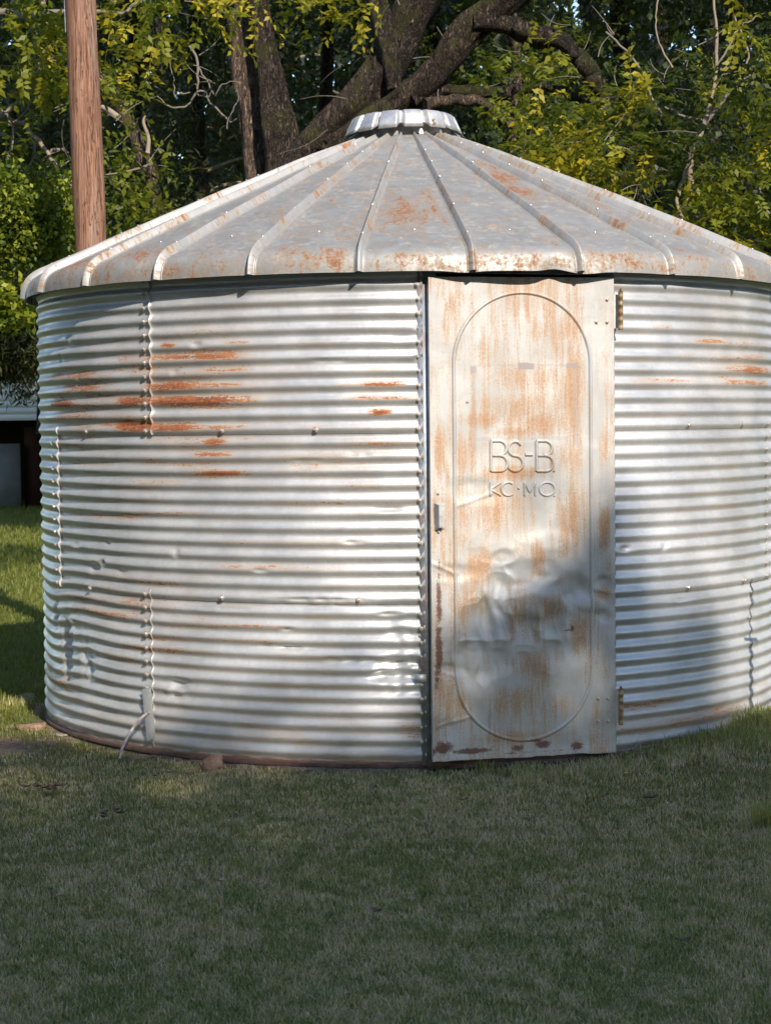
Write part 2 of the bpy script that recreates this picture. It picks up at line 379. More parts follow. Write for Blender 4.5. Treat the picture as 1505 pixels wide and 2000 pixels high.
# ------------------------------------------------------------------ the grain bin
P_ = .0678; Z0 = 1.611                  # ridge pitch, height of the ridge with the upper seam bolts
AMP = .0070
bin_ = empty('grain_bin', (0, 0, 0), 'round corrugated metal grain bin with a conical ribbed roof and rusty door', 'grain bin')
def smear(px, py, hw, hh, s):
    th, z = wall_hit(px, py); th2, _ = wall_hit(min(px+hw, 1502), py); th1, _ = wall_hit(max(px-hw, 90), py)
    return (th, z, max(.02, abs(th2-th1)/2), max(hh/410., .006), s)
RUSTS = [smear(*a) for a in [
 (330,676,14,5,.9),(385,699,75,6,.85),(460,670,25,4,.45),(425,724,50,5,.65),(330,755,48,8,.9),(430,752,40,5,.55),(380,783,90,10,1.0),
 (262,785,32,9,1),(160,760,34,7,.75),(128,790,22,6,.85),(340,836,48,8,.85),(262,833,32,11,1),(410,838,55,5,.65),(420,864,20,6,.8),
 (410,890,34,5,.75),(430,925,45,5,.75),(305,942,50,4,.35),(740,722,24,4,.4),(745,751,36,4,.8),(750,778,60,3.5,.65),(742,806,18,5,.9),
 (690,752,34,3,.4),(350,720,150,70,.22),(640,900,160,50,.16),(180,790,80,80,.25),(360,880,140,60,.2),(1430,700,60,60,.2),(250,1180,120,60,.18),(600,892,100,5,.4),(620,835,34,4,.3),(740,868,80,5,.35),(300,1005,80,4,.35),(200,1010,60,5,.35),(170,905,50,5,.35),
 (140,870,30,4,.4),(300,1140,70,5,.4),(160,1172,50,5,.45),(200,1200,60,5,.45),(330,1250,70,5,.4),(330,1272,90,5,.4),(560,1110,120,5,.25),
 (240,1288,30,6,.45),(450,1225,90,4,.4),(480,1255,90,4,.3),(640,950,160,6,.2),(660,985,120,5,.25),(560,1060,150,5,.25),
 (1465,722,34,7,.75),(1385,667,30,4,.5),(1290,640,18,4,.35),(1460,748,34,5,.55),(1335,695,14,4,.3),(1470,697,24,5,.4),(1300,745,60,4,.3),
 (1300,1415,110,12,.45),(1260,1378,70,7,.45),(1400,1390,60,8,.35),(1300,1010,60,4,.15),(1200,560,20,20,.2),(810,1420,30,20,.35),
 (700,1494,500,3,.7),(300,1475,200,3,.7),(150,815,40,6,.6),(140,735,40,6,.5),(110,1330,30,30,.3)]]
DENTS = [  # px, py, half width, half height, depth (m, inward +)
 (790,1308,42,24,.016),(750,1322,26,10,.010),(690,1290,60,6,.006),(560,1265,60,5,.007),(345,1082,7,9,.008),(185,1110,16,10,.016),
 (200,1100,10,7,.010),(130,1270,26,60,.030),(170,1300,30,40,.014),(110,1200,14,30,.012),(350,1340,32,12,.010),(335,1362,20,7,.008),
 (640,705,40,3,.004),(385,674,12,5,.008),(342,728,6,5,.006),(1222,1073,22,6,.009),(1296,1070,6,8,.008),(785,660,24,7,.005),(600,900,30,3,.003),
 (760,995,26,5,.006),(510,1115,16,4,.006),(690,1060,20,4,.005),(620,1172,90,3,.006),(760,1200,20,4,.006),(770,1236,14,5,.007),
 (140,665,10,10,.008),(120,700,8,8,.006),(155,740,8,8,.005),(700,888,20,4,.004),(430,1190,80,4,.004),(1330,1172,40,3,.004),
 (1465,1220,30,40,.006),(1360,1290,30,8,.003),(480,780,6,4,.005),(397,782,3,8,.004),(820,700,10,5,.008),(815,640,10,5,.006),(560,1230,12,4,.005),
 (1340,1455,60,14,.006),(240,1120,18,6,.006),(150,1065,20,5,.008),(210,1060,8,6,.008)]
DENTS = [(*wall_hit(a, b), max(.012, c/410.), max(.008, d/410.), e*1.5) for a, b, c, d, e in DENTS]
CR = {(a_, b_): wall_hit(a_, b_) for a_, b_ in ((785, 1318), (150, 1250), (350, 1350), (640, 1180), (790, 1230))}
def dent(th, z):
    th = (th+math.pi) % (2*math.pi)-math.pi
    d = np.zeros_like(th)
    for t0, z0, hw, hh, e in DENTS:
        q = ((th-t0)*RW/hw)**2+((z-z0)/hh)**2
        mk = q < 6
        if mk.any():
            rg = 1+.5*(vnoise((th[mk]-t0)*RW*32+t0*50, (z[mk]-z0)*32, 3)-.5)*2
            d[mk] += e*np.exp(-q[mk]**1.5*1.1)*rg
    d += .004*(fbm(th*RW*1.3+9, z*.9+4, 2, 11)-.5)+.0016*(fbm(th*RW*5, z*9, 2, 12)-.5)
    cr = np.clip((.75-z)/.6, 0, 1)
    for px_, py_, hw_, hh_, a_ in ((785, 1318, .13, .09, .010), (150, 1250, .16, .16, .008), (350, 1350, .10, .06, .006), (640, 1180, .30, .035, .004), (790, 1230, .06, .08, .006)):
        tq, zq = CR[(px_, py_)]; mk = np.exp(-(((th-tq)*RW/hw_)**2+((z-zq)/hh_)**2)**1.4)
        d += mk*a_*(1-4*np.abs(vnoise(th*RW*16+.3*np.sin(z*30), z*19, 14)-.5))
    d += cr*.005*(fbm(th*RW*7, z*16, 3, 13)-.5)
    return d
def wobble(th, z):
    th = (th+math.pi) % (2*math.pi)-math.pi
    w = .0035*(fbm(th*3+2, z*2.0, 2, 21)-.5)
    q = ((th+1.12)/.22)**2+((z-.55)/.35)**2
    return w - .028*np.exp(-q)*np.sin((th+1.12)*9)
TH_DL, _ = wall_hit(828, 1000); TH_DR, _ = wall_hit(1196, 1000)
def wall_sheet(th0, th1, za, zb, off):
    fine = (th1 > -1.75 and th0 < 1.4)
    nth = max(3, int((th1-th0)/(R_(.42) if fine else R_(2)))+1); nz = int((zb-za)/(P_/(10 if fine else 6)))+1
    th = np.linspace(th0, th1, nth); z = np.linspace(za, zb, nz)
    TH, Z = np.meshgrid(th, z)
    ph = 2*np.pi*(Z+wobble(TH, Z)-Z0)/P_
    flare = .006*np.exp(-((th1-TH)*RW/.008)**2)*(off > .002)+.004*np.exp(-((th1-TH)*RW/.008)**2)
    rr = RW+off+AMP*np.cos(ph)-dent(TH, Z)+flare
    def P3(TH, Z, rr): return np.stack([rr*np.sin(TH), -rr*np.cos(TH), Z], -1)
    V = P3(TH, Z, rr).reshape(-1, 3); Fq = grid_faces(nz, nth)
    # turned raw edges: 3 mm of thickness on the right, left and lower borders
    parts = [(V, Fq)]; uvs = [np.stack([TH*RW, Z], -1).reshape(-1, 2)]
    low = np.clip(.5-.5*np.sin(ph), 0, 1); lows = [low.ravel()]
    THs = [TH.ravel()]; Zs = [Z.ravel()]
    for sl_ in ((slice(None), -1), (slice(None), 0), (0, slice(None))):
        a, b, c = TH[sl_], Z[sl_], rr[sl_]
        e = np.stack([P3(a, b, c), P3(a, b, c-(.013 if sl_ == (slice(None), -1) else .005))], 0); n = len(a)
        parts.append((e.reshape(-1, 3), grid_faces(2, n)))
        uvs.append(np.tile(np.stack([a*RW, b], -1), (2, 1))); lows.append(np.tile(low[sl_], 2)); THs.append(np.tile(a, 2)); Zs.append(np.tile(b, 2))
    V, Fq = join(parts); TT = np.concatenate(THs); ZZ = np.concatenate(Zs)
    ru = np.zeros(len(TT)); TT = (TT+math.pi) % (2*math.pi)-math.pi
    for t0, z0, hw, hh, s in RUSTS:
        q = np.abs((TT-t0)/(hw*1.15))**3+((ZZ-z0)/(hh*1.25))**2
        ru = np.maximum(ru, s*np.exp(-q*.8))
    return mesh_obj('wall_sheet', V, Fq, M_WALL, bin_, True, {'rust': ru, 'low': np.concatenate(lows)}, np.vstack(uvs))
tA, _ = wall_hit(297, 700); tB, _ = wall_hit(119, 1000); tB2, _ = wall_hit(1501, 1000); tC, _ = wall_hit(298, 1300); tC2, _ = wall_hit(1467, 1250)
lap = R_(1.0)
tiers = [(Z0-.024, 2.41, .0045, [tA, 1.55]), (Z0-12*P_-.024, Z0+.02, .0025, [tB, tB2]), (0, Z0-12*P_+.02, 0, [tC, tC2])]
for za, zb, off, (s0, s1) in tiers:
    back = [s1, (s1+s0+2*math.pi)/2-.6, (s1+s0+2*math.pi)/2+.6, s0+2*math.pi]; tau = 2*math.pi
    wall_sheet(s0-lap*.9, TH_DL, za, zb, off)             # between the left seam and the door
    wall_sheet(TH_DR, s1-0*lap, za, zb, off+.0015)        # right of the door
    for i in range(2): wall_sheet(back[i]-lap, back[i+1], za, zb, off-.0012)
    wall_sheet(back[2]-lap-tau, s0, za, zb, off+.0015)
# bolts: one mesh, many bolts
def bolt_mesh():
    a = np.arange(6)*np.pi/3
    def ringp(r, y): return np.stack([r*np.cos(a), np.full(6, y), r*np.sin(a)], -1)
    rings = [ringp(.0125, 0), ringp(.0125, .002), ringp(.0075, .0025), ringp(.0075, .008), ringp(.005, .0098)]
    V = np.vstack(rings); Fq = grid_faces(5, 6, wrap=True).tolist(); Fq.append([24, 25, 26, 27, 28, 29])
    me = bpy.data.meshes.new('bolt'); me.from_pydata(V.tolist(), [], Fq); me.materials.append(M_BOLT); me.update(); return me
BM = bolt_mesh()
def bolt(th, z, extra=.0, size=1.0, parent=bin_):
    size *= 1.2
    rr = RW+.004+AMP*math.cos(2*math.pi*(z-Z0)/P_)+extra-float(dent(np.array([th]), np.array([z]))[0])
    rot = Matrix.Rotation(th+math.pi, 3, 'Z') @ Matrix.Rotation(rng.uniform(0, 1), 3, 'Y')
    o = inst('bolt', BM, parent, (rr*math.sin(th), -rr*math.cos(th), z), rot)
    o.scale = (size,)*3; return o
zk = lambda n: Z0+n*P_-.004
tb, _ = wall_hit(285, 700)
for n in range(0, 12): bolt(tb, zk(n), 0, 1.0)
for n in range(0, 12):
    px = 105+10*n/11.; t_, _ = wall_hit(px, 840+n*25); bolt(t_, zk(-n-1)+.0, 0, .9)
tb3, _ = wall_hit(288, 1250)
for n in range(0, 9): bolt(tb3, zk(-12-n), 0, 1.0)
td, _ = wall_hit(818, 900)
for n in range(-22, 12): bolt(td+rng.normal(0, .0012), zk(n), .001, .68+rng.uniform(-.1, .15))
bolt(td, Z0-7.6*P_, 0, .8); bolt(td, Z0-14.6*P_, .0, .8)
for px in (172, 435, 617): bolt(wall_hit(px, 838)[0], zk(0))
for px in (1340, 1445): bolt(wall_hit(px, 828)[0], zk(0))
for px in (180, 435, 700): bolt(wall_hit(px, 1165)[0], zk(-12))
for px in (1340, 1449): bolt(wall_hit(px, 1145)[0], zk(-12))
t2, _ = wall_hit(1497, 1000)
for n in range(0, 13): bolt(t2-.02, zk(-n), .0, .95)
for n in range(13, 22, 2): bolt(tC2-.015, zk(-n), .0, .6)
# a square washer plate on the door-side seam
V, Fq = box(0, 0, 0, .055, .004, .036)
pl = mesh_obj('washer_plate', V, Fq, M_STRIP, bin_, False)
t_, z_ = wall_hit(821, 1325); pl.rotation_euler = (0, 0, t_); pl.location = ((RW+.012)*math.sin(t_), -(RW+.012)*math.cos(t_), z_)
bolt(t_, z_, .012, .9)
# base flange under the wall
a = np.linspace(0, 2*np.pi, 241)[:-1]
prof = [(2.115, .004), (2.142, .004), (2.144, .0), (2.147, -.006), (2.147, -.018), (2.10, -.016)]
V = np.array([[(r+.004*math.sin(9*t)+.003*math.sin(23*t))*math.sin(t), -(r+.004*math.sin(9*t)+.003*math.sin(23*t))*math.cos(t), z] for r, z in prof for t in a])
mesh_obj('base_flange', V, grid_faces(len(prof), 240, wrap=True), M_BASE, bin_, False)
# floor and inner dark volume of the bin
V = np.array([[2.1*math.sin(t), -2.1*math.cos(t), .02] for t in a]); mesh_obj('bin_floor', V, [list(range(240))], M_BASE, bin_, False)

# --- roof
NR, TH_R0, DTH = 26, R_(3.98), 2*math.pi/26
def roof_profile(n_s=34, n_l=12):
    s = np.linspace(0, 1, n_s); r = .27+s*(2.075-.27); z = 3.265-(s*(3.265-2.487))+.012*np.sin(np.pi*s)
    ctl = np.array([[2.075, 2.487], [2.155, 2.455], [2.200, 2.445], [2.207, 2.3425]]); u = np.linspace(0, 1, n_l)[1:]
    b = ((1-u)**3)[:, None]*ctl[0]+(3*(1-u)**2*u)[:, None]*ctl[1]+(3*(1-u)*u**2)[:, None]*ctl[2]+(u**3)[:, None]*ctl[3]
    return np.vstack([np.stack([r, z], -1), b])
PR = roof_profile()
PL = np.concatenate([[0], np.cumsum(np.linalg.norm(np.diff(PR, axis=0), axis=1))])
PN = np.gradient(PR, axis=0); PN = np.stack([-PN[:, 1], PN[:, 0]], -1); PN /= np.linalg.norm(PN, axis=1)[:, None]
def roof_hit(px, py):                    # meets the sloping part of the roof
    d = ray(px, py); best = None
    for t in np.arange(8.3, 11.2, .01):
        p = CAM+t*d; r = math.hypot(p[0], p[1])
        if r < 2.21 and p[2] < np.interp(r, PR[:, 0], PR[:, 1]): best = p; break
    if best is None: return None
    p = best; return math.atan2(p[0], -p[1]), float(np.interp(math.hypot(p[0], p[1]), PR[:, 0], PL))
RR = []
for px, py, hw, hh, s in [(658,510,14,22,1.05),(640,500,60,14,.6),(790,420,50,40,.72),(775,435,14,18,.85),(725,440,26,12,.5),(845,405,12,34,.75),(870,440,10,20,.55),(700,430,18,30,.45),
    (800,505,60,12,.6),(690,470,50,14,.5),(560,490,50,10,.45),(590,500,60,12,.45),(760,380,30,16,.45),(830,375,14,14,.5),(640,400,30,20,.35),(560,420,40,14,.35),
    (1010,375,38,14,.85),(975,350,26,12,.75),(1060,390,60,8,.5),(960,325,26,9,.6),(1000,345,50,9,.7),(1150,400,40,8,.5),(1210,510,40,14,.75),(1240,520,30,10,.8),(1170,500,60,10,.5),(1080,480,30,8,.5),(1340,495,30,10,.4),(1290,450,40,8,.4),(1350,510,40,10,.5),
    (280,500,60,14,.7),(150,520,40,10,.7),(230,520,40,14,.55),(420,500,60,10,.4),(390,450,50,8,.35),(640,455,60,6,.4),(870,505,40,8,.4),(1110,460,30,8,.3),(820,270,14,12,.3),(745,270,8,14,.6),(470,470,60,8,.35),(950,440,60,12,.3),(900,390,40,18,.32),(110,540,20,8,.6)]:
    h0 = roof_hit(px, py); h1 = roof_hit(min(px+hw, 1500), py); h2 = roof_hit(px, py-hh) or h0
    if h0 and h1:
        RR.append((h0[0], h0[1], max(.015, abs(h1[0]-h0[0])), max(.03, abs(h2[1]-h0[1])), s))
def roof_rust(TH, L):
    ru = np.zeros_like(TH)
    for t0, l0, a_, b_, s in RR:
        ru = np.maximum(ru, s*np.exp(-(((TH-t0)/a_)**2+((L-l0)/b_)**2)*.8))
    ru = np.maximum(ru, .42*np.exp(-((L-PL[-1]+.03)/.07)**2))
    return np.maximum(ru, .30*fbm(TH*6, L*2.2, 3, 31))
def roof_warp(TH, r, L):
    w = .010*(fbm(TH*5*np.maximum(r, .3)*.6+3, L*2.0, 3, 33)-.5)
    e = np.clip((L-PL[-1]+.16)/.16, 0, 1)
    eave = e*(.010*(fbm(TH*9, L*0+2, 2, 34)-.5))
    return w+eave
for kx in range(NR):
    ta, tb_ = TH_R0+kx*DTH, TH_R0+(kx+1)*DTH
    ta = (ta+math.pi) % (2*math.pi)-math.pi; tb_ = ta+DTH
    nt = 18; TH, I = np.meshgrid(np.linspace(ta, tb_, nt), np.arange(len(PR)))
    r0 = PR[:, 0][I]; z0 = PR[:, 1][I]; L = PL[I]; u = (TH-ta)/DTH
    w = roof_warp(TH, r0, L)+(.009*np.sin(np.pi*u)**1.0)*np.clip(r0/2, 0, 1)+(.0045)*(r0 < .5)
    if kx in (0, 25): w += .0016*((r0 < .95) & (kx == 0)); w += .004*(r0 < .5)
    lipw = np.clip((L-PL[-1]+.13)/.13, 0, 1)
    zz = z0+PN[:, 1][I]*w
    # bent lip beside the door: the edge lifts and buckles
    zz += lipw*(.012*np.exp(-((TH-R_(14.5))/R_(1.6))**2)-.010*np.exp(-((TH-R_(18.5))/R_(2.2))**2)-.008*np.exp(-((TH-R_(3))/R_(2))**2))
    rr = r0+PN[:, 0][I]*w-lipw*.02*np.exp(-((TH-R_(14.5))/R_(1.4))**2)
    V = np.stack([rr*np.sin(TH), -rr*np.cos(TH), zz], -1).reshape(-1, 3)
    uv = np.stack([TH*np.maximum(r0, .35), L], -1).reshape(-1, 2)+kx*3.7
    # hemmed edge
    e = V[-nt:].copy(); e2 = e.copy(); e2[:, :2] *= .9965; e2[:, 2] += .001
    Fq = grid_faces(len(PR), nt); V2, F2 = join([(V, Fq), (np.vstack([e, e2]), grid_faces(2, nt))])
    ru = np.maximum(roof_rust(TH, L), .62*fbm(TH*3+kx, L*5, 3, 45)*np.maximum(np.exp(-(u*DTH*r0/.05)**2), np.exp(-((1-u)*DTH*r0/.05)**2))).ravel(); ru = np.concatenate([ru, ru[-nt:], ru[-nt:]]); uv = np.vstack([uv, uv[-nt:], uv[-nt:]])
    panel = mesh_obj('roof_panel', V2, F2, M_ROOF, bin_, True, {'rust': ru}, uv)
    # rib on the left edge of the panel
    wd = np.interp(PR[:, 0], [.27, .5, 2.1, 2.21], [.011, .013, .0165, .018]); ht = np.interp(PR[:, 0], [.27, .55, 2.1, 2.21], [.026, .036, .042, .030])
    cs = np.array([(-1.5, .0), (-1.42, .06), (-1.05, .06), (-.95, .14), (-.30, .95), (.0, 1.02), (.30, .95), (.95, .14), (1.05, .06), (1.42, .06), (1.46, .14), (1.56, -.1)])
    hump = 0
    pts = []; ruv = []; rru = []
    for i in range(len(PR)):
        r0_, z0_ = PR[i]; c = np.array([math.sin(ta), -math.cos(ta)]); tt = np.array([math.cos(ta), math.sin(ta)])
        wv = float(roof_warp(np.array([ta]), np.array([r0_]), np.array([PL[i]]))[0])
        for sx, hy in cs:
            h = hy*ht[i]+wv+.0015
            rr_ = r0_+PN[i, 0]*h; zr = z0_+PN[i, 1]*h
            p = c*rr_+tt*sx*wd[i]; pts.append([p[0], p[1], zr]); ruv.append([sx*wd[i]+kx*1.3, PL[i]+kx])
    edge_r = np.clip(fbm(np.arange(len(PR))*.35+kx*9, np.full(len(PR), kx*3.3), 3, 40)*1.35-.35, 0, 1)
    ru = (edge_r[:, None]*np.array([.35, .6, .8, .7, .6, .7, .8, .7, .6, .5, .4, .3])[None, :]).ravel()
    rb = mesh_obj('rib', np.array(pts), grid_faces(len(PR), len(cs)), M_RIB, panel, False, {'rust': ru}, np.array(ruv))
# rivets along the ribs and panel mid-lines
dome = []
for i, (rr_, zz_) in enumerate(((1, 0), (.8, .55), (.35, .85))):
    dome.append([[rr_*math.cos(a_), rr_*math.sin(a_), zz_] for a_ in np.arange(6)*math.pi/3])
dome = np.array(dome).reshape(-1, 3); domeF = np.vstack([grid_faces(3, 6, wrap=True), [[12, 13, 14, 15], [15, 16, 17, 12]]])
riv = []
for kx in range(NR):
    ta = TH_R0+kx*DTH
    for L_, off in [(.26, .032), (.47, .037), (.72, .040), (1.02, .042), (1.5, .043), (1.93, .042)]+[(1.80, .010)]:
        t_ = ta+(DTH/2 if off == .010 else 0)
        if kx % 2 and L_ in (.47, 1.02): continue
        r_ = np.interp(L_, PL, PR[:, 0]); z_ = np.interp(L_, PL, PR[:, 1]); nr = np.interp(L_, PL, PN[:, 0]); nz = np.interp(L_, PL, PN[:, 1])
        c = np.array([math.sin(t_), -math.cos(t_), 0]); nrm = c*nr+np.array([0, 0, nz]); tt = np.array([math.cos(t_), math.sin(t_), 0]); bb = np.cross(nrm, tt)
        p = c*r_+np.array([0, 0, z_])+nrm*(off+.0005)
        riv.append((p+(dome[:, :1]*tt+dome[:, 1:2]*bb)*.0065+dome[:, 2:]*nrm*.006, domeF))
V, Fq = join(riv); mesh_obj('rivets', V, Fq, M_RIVET, bin_, True)['kind'] = 'stuff'
# eave clips seen from below
cl = []
for kx in range(NR*2):
    t_ = TH_R0+(kx+.5)*DTH/2
    V, Fq = box(0, 0, 0, .03, .05, .03); c, s = math.cos(t_), math.sin(t_)
    V = np.stack([V[:, 0]*c-V[:, 1]*s, V[:, 0]*s+V[:, 1]*c, V[:, 2]], -1)+np.array([2.165*s, -2.165*c, 2.392]); cl.append((V, Fq))
V, Fq = join(cl); mesh_obj('eave_clips', V, Fq, M_FRAME, bin_, False)['kind'] = 'stuff'
# --- cap
def cap_mesh():
    n = 14*25; a = np.linspace(0, 2*np.pi, n, endpoint=False)+.0001
    lobe = (a*14/(2*np.pi)+.15) % 1
    step = np.where(lobe < .72, 1.0, np.where(lobe < .80, 1-(lobe-.72)/.08, np.where(lobe < .90, 0.0, (lobe-.90)/.10)))
    rows = []
    for r, z, k_, dz in [(.0, 3.416, 0, 0), (.12, 3.415, 0, 0), (.225, 3.412, 0, 0), (.282, 3.409, .6, 0), (.301, 3.400, 1, 0), (.315, 3.370, 1, 0), (.331, 3.335, 1, .01), (.346, 3.300, 1, .028), (.344, 3.3005, 1, .028), (.316, 3.335, 1, .01), (.27, 3.39, .3, 0)]:
        rr = r-(1-step)*.048*k_+.004*k_*np.sin(a*3+1)
        rows.append(np.stack([rr*np.sin(a), -rr*np.cos(a), z+(1-step)*dz*1.0+.006*k_*np.sin(a*2+.6)+0*a], -1))
    return np.array(rows).reshape(-1, 3), grid_faces(len(rows), n, wrap=True)
V, Fq = cap_mesh()
V = V-np.array([.015, 0, 0]); capo = mesh_obj('roof_cap', V, Fq, M_CAP, bin_, False)
for kx in range(0): pass
neck = []
a = np.linspace(0, 2*np.pi, 120, endpoint=False)
V = np.array([[r*math.sin(t), -r*math.cos(t), z] for r, z in ((.285, 3.25), (.262, 3.29), (.25, 3.40)) for t in a]); mesh_obj('cap_collar', V, grid_faces(3, 120, wrap=True), M_CAP, bin_)
V, Fq = box(0, 0, 0, .008, .006, .030); V2, F2 = box(0, 0, .015, .018, .006, .006); V3, F3 = box(0, 0, -.013, .016, .006, .006)
V, Fq = join([(V, Fq), (V2, F2), (V3, F3)]); tg = mesh_obj('cap_clip', V, Fq, M_HINGE, capo, False)
p = at(837, 241, 10.53); t_ = math.atan2(p[0], -p[1]); tg.location = (.341*math.sin(t_), -.341*math.cos(t_), p[2]); tg.rotation_euler = (R_(-28), 0, t_)
for f_ in capo.data.polygons: pass

# --- door
TC = R_(10.82); RHO, HWD = 2.118, .4615
DN = np.array([math.sin(TC), -math.cos(TC), 0]); DT = np.array([math.cos(TC), math.sin(TC), 0])
def door_uv(px, py):
    d = ray(px, py); t = (RHO+.012-CAM @ DN)/(d @ DN); p = CAM+t*d; return float(p @ DT), float(p[2])
door = empty('door', (0, 0, 0), None, None); del_ = [door.pop(k_) for k_ in list(door.keys()) if k_ in ('label', 'category')]
door.parent = bin_
ztl, ztr = door_uv(835, 541)[1], door_uv(1200, 543)[1]; zbl, zbr = door_uv(840, 1490)[1], door_uv(1200, 1470)[1]
DD = []
for px, py, hw, hh, e in [(1000,1130,55,30,.022),(1060,1115,30,22,.014),(980,1160,22,50,.020),(950,1210,14,50,.024),(930,1285,45,45,.018),(925,1290,16,30,-.016),(1040,1180,40,30,-.012),
    (1120,1150,34,26,.020),(1150,1180,30,16,-.012),(1180,1140,16,14,.012),(1090,1240,60,50,.010),(900,1400,60,40,.010),(870,1310,40,12,.010),(880,1120,50,14,.008),(1000,860,80,60,.006),
    (930,960,50,22,.010),(1090,1010,40,60,.006),(1180,1205,16,12,.008),(870,1430,20,20,.010),(1070,1060,50,20,-.006),(980,1090,22,14,.012)]:
    u0, z0 = door_uv(px, py); DD.append((u0, z0, hw/385., hh/400., e))
def door_dent(U, Z):
    d = np.zeros_like(U)
    for u0, z0, a_, b_, e in DD:
        ang = (u0*37) % 1-.5; du, dz = U-u0, Z-z0; q = ((du+ang*dz*.5)/a_)**2+((dz-ang*du*.5)/b_)**2
        d -= e*np.exp(-q**1.9)*(1+.35*(vnoise(du*22+u0*9, dz*22, 51)-.5))
    k_ = np.clip((1.05-Z)/.5, 0, 1)
    d += k_*.006*(fbm(U*7, Z*6, 3, 52)-.5)+.004*(fbm(U*2.5+5, Z*2, 2, 53)-.5)
    # crumpled area: sharp folds where the sheet was kicked in
    cu, cz = door_uv(1010, 1190); mk = np.exp(-(((U-cu)/.30)**2+((Z-cz)/.30)**2)**1.4)
    cu, cz = door_uv(925, 1295); mk = np.maximum(mk, np.exp(-(((U-cu)/.12)**2+((Z-cz)/.14)**2)**1.5))
    wx = U+.05*(fbm(U*9, Z*9, 2, 57)-.5); wz = Z+.05*(fbm(U*9+4, Z*9, 2, 58)-.5)
    rd = 1-2*np.abs(vnoise(wx*7+1, wz*6, 54)-.5)*2; rd2 = 1-2*np.abs(vnoise(wx*15+1, wz*12, 56)-.5)*2
    d += mk*(.015*np.clip(rd, -1, 1)+.0045*rd2)
    # straight creases
    for (x0, y0, x1, y1, e) in [(840,1310,890,1322,.006),(840,1100,890,1122,.006),(1155,1150,1198,1160,.005),(855,1420,925,1400,.005),(890,990,960,965,.004)]:
        a_ = np.array(door_uv(x0, y0)); b_ = np.array(door_uv(x1, y1)); ab = b_-a_; L = ab @ ab
        t = np.clip(((U-a_[0])*ab[0]+(Z-a_[1])*ab[1])/L, 0, 1); dd = np.hypot(U-a_[0]-t*ab[0], Z-a_[1]-t*ab[1])
        d += e*np.exp(-(dd/.010)**2)
    edge = np.clip((HWD-np.abs(U))/.05, 0, 1); 
    return d*(.25+.75*edge)
DSP = [(1000,740,110,40,.62),(950,700,40,120,.50),(1120,780,24,110,.72),(1060,830,60,30,.85),(940,820,60,22,.80),(1010,845,60,14,.75),(1000,800,120,50,.60),(1100,900,50,50,.72),(910,880,30,60,.62),(1010,925,90,16,.80),(960,1000,60,50,.62),
    (1110,1010,40,110,.80),(1050,1090,16,36,.90),(940,1110,36,40,.85),(1010,1000,60,60,.45),(860,880,14,60,.72),(850,1010,10,60,.5),(1180,1030,14,50,.92),(1180,870,14,60,.70),(1180,700,12,40,.4),(1195,640,6,60,.5),(920,1180,50,50,.60),(1130,1240,30,60,.75),(1060,1300,70,60,.55),
    (990,1370,70,40,.62),(1100,1380,60,40,.5),(1180,1290,14,80,.6),(1180,1160,18,16,.95),(1080,1190,40,40,.72),(900,1380,40,40,.5),(870,1350,24,50,.45),(1170,1390,24,40,.55),(1020,1440,120,16,.55),(880,600,16,40,.45),(870,640,10,40,.5),(1060,650,50,30,.38),(960,640,50,40,.42),(1110,640,30,40,.5),(1150,1300,20,60,.6),(950,1300,30,60,.4),(1000,1200,30,40,.55)]
DCL = [(1000,1110,50,26,1),(975,1190,26,60,1),(1100,1110,60,24,.9),(1000,1330,100,30,.6),(930,1230,20,50,.8),(1060,1150,40,20,.9),(870,1200,16,60,.5),(850,700,18,60,.5),(865,800,14,80,.6),(1015,760,14,90,.35),(1150,720,12,90,.8),(1010,1270,90,24,.7),(1185,600,14,60,.4),(905,560,60,14,.5),(1040,720,16,40,.4),(1150,850,10,200,.5),(1180,1250,12,60,.6),(905,770,8,60,.4)]
DDK = [(857,1180,7,60,.85),(857,1270,8,60,1.05),(857,1120,4,60,.6),(853,1330,6,30,.8),(865,1462,22,14,1.1),(920,1468,44,6,1.1),(1010,1462,14,8,1.0),(1060,1455,18,8,1.1),(1045,1448,22,3,.9),(1128,1458,14,9,1.1),(1118,1228,4,8,1.0),(1110,1232,12,3,.7),(1035,838,8,8,.45),(912,787,4,4,1.0),(845,1470,8,12,.9),(1035,1470,150,2.5,.6)]
def blobs(U, Z, L, pw=1.0):
    o = np.zeros_like(U)
    for px, py, hw, hh, s in L:
        u0, z0 = door_uv(px, py); o = np.maximum(o, s*np.exp(-(((U-u0)/(hw/385.))**2+((Z-z0)/(hh/400.))**2)**pw))
    return o
nu, nz = 250, 560
uu = np.linspace(-HWD, HWD, nu); vv = np.linspace(0, 1, nz)
U, VV = np.meshgrid(uu, vv); fr = (U+HWD)/(2*HWD)
zb = zbl+(zbr-zbl)*fr+.006*(fbm(U*14, U*0, 3, 61)-.5)*2; zt = ztl+(ztr-ztl)*fr
Z = zb+(zt-zb)*VV
D = door_dent(U, Z)
curl = np.exp(-((Z-zb)/.03)**2)*.012*fbm(U*12, U*0+3, 2, 62); D += curl
P3 = DN*(RHO+.012+D)[..., None]+DT*U[..., None]+np.array([0, 0, 1.])*Z[..., None]
tape = np.zeros_like(U)
for x0, y0, x1, y1, s in [(1012,710,1042,722,1),(1105,710,1128,720,.9),(918,716,930,730,.7),(1012,712,1128,716,.35),(922,716,930,880,.35),(1118,720,1130,870,.4),(930,855,1112,860,.25),(925,712,1012,716,.25)]:
    a_, b_ = door_uv(x0, y0), door_uv(x1, y1)
    k_ = (U > a_[0]) & (U < b_[0]) & (Z < a_[1]) & (Z > b_[1]); tape[k_] = np.maximum(tape[k_], s)
V = P3.reshape(-1, 3); Fq = grid_faces(nz, nu)
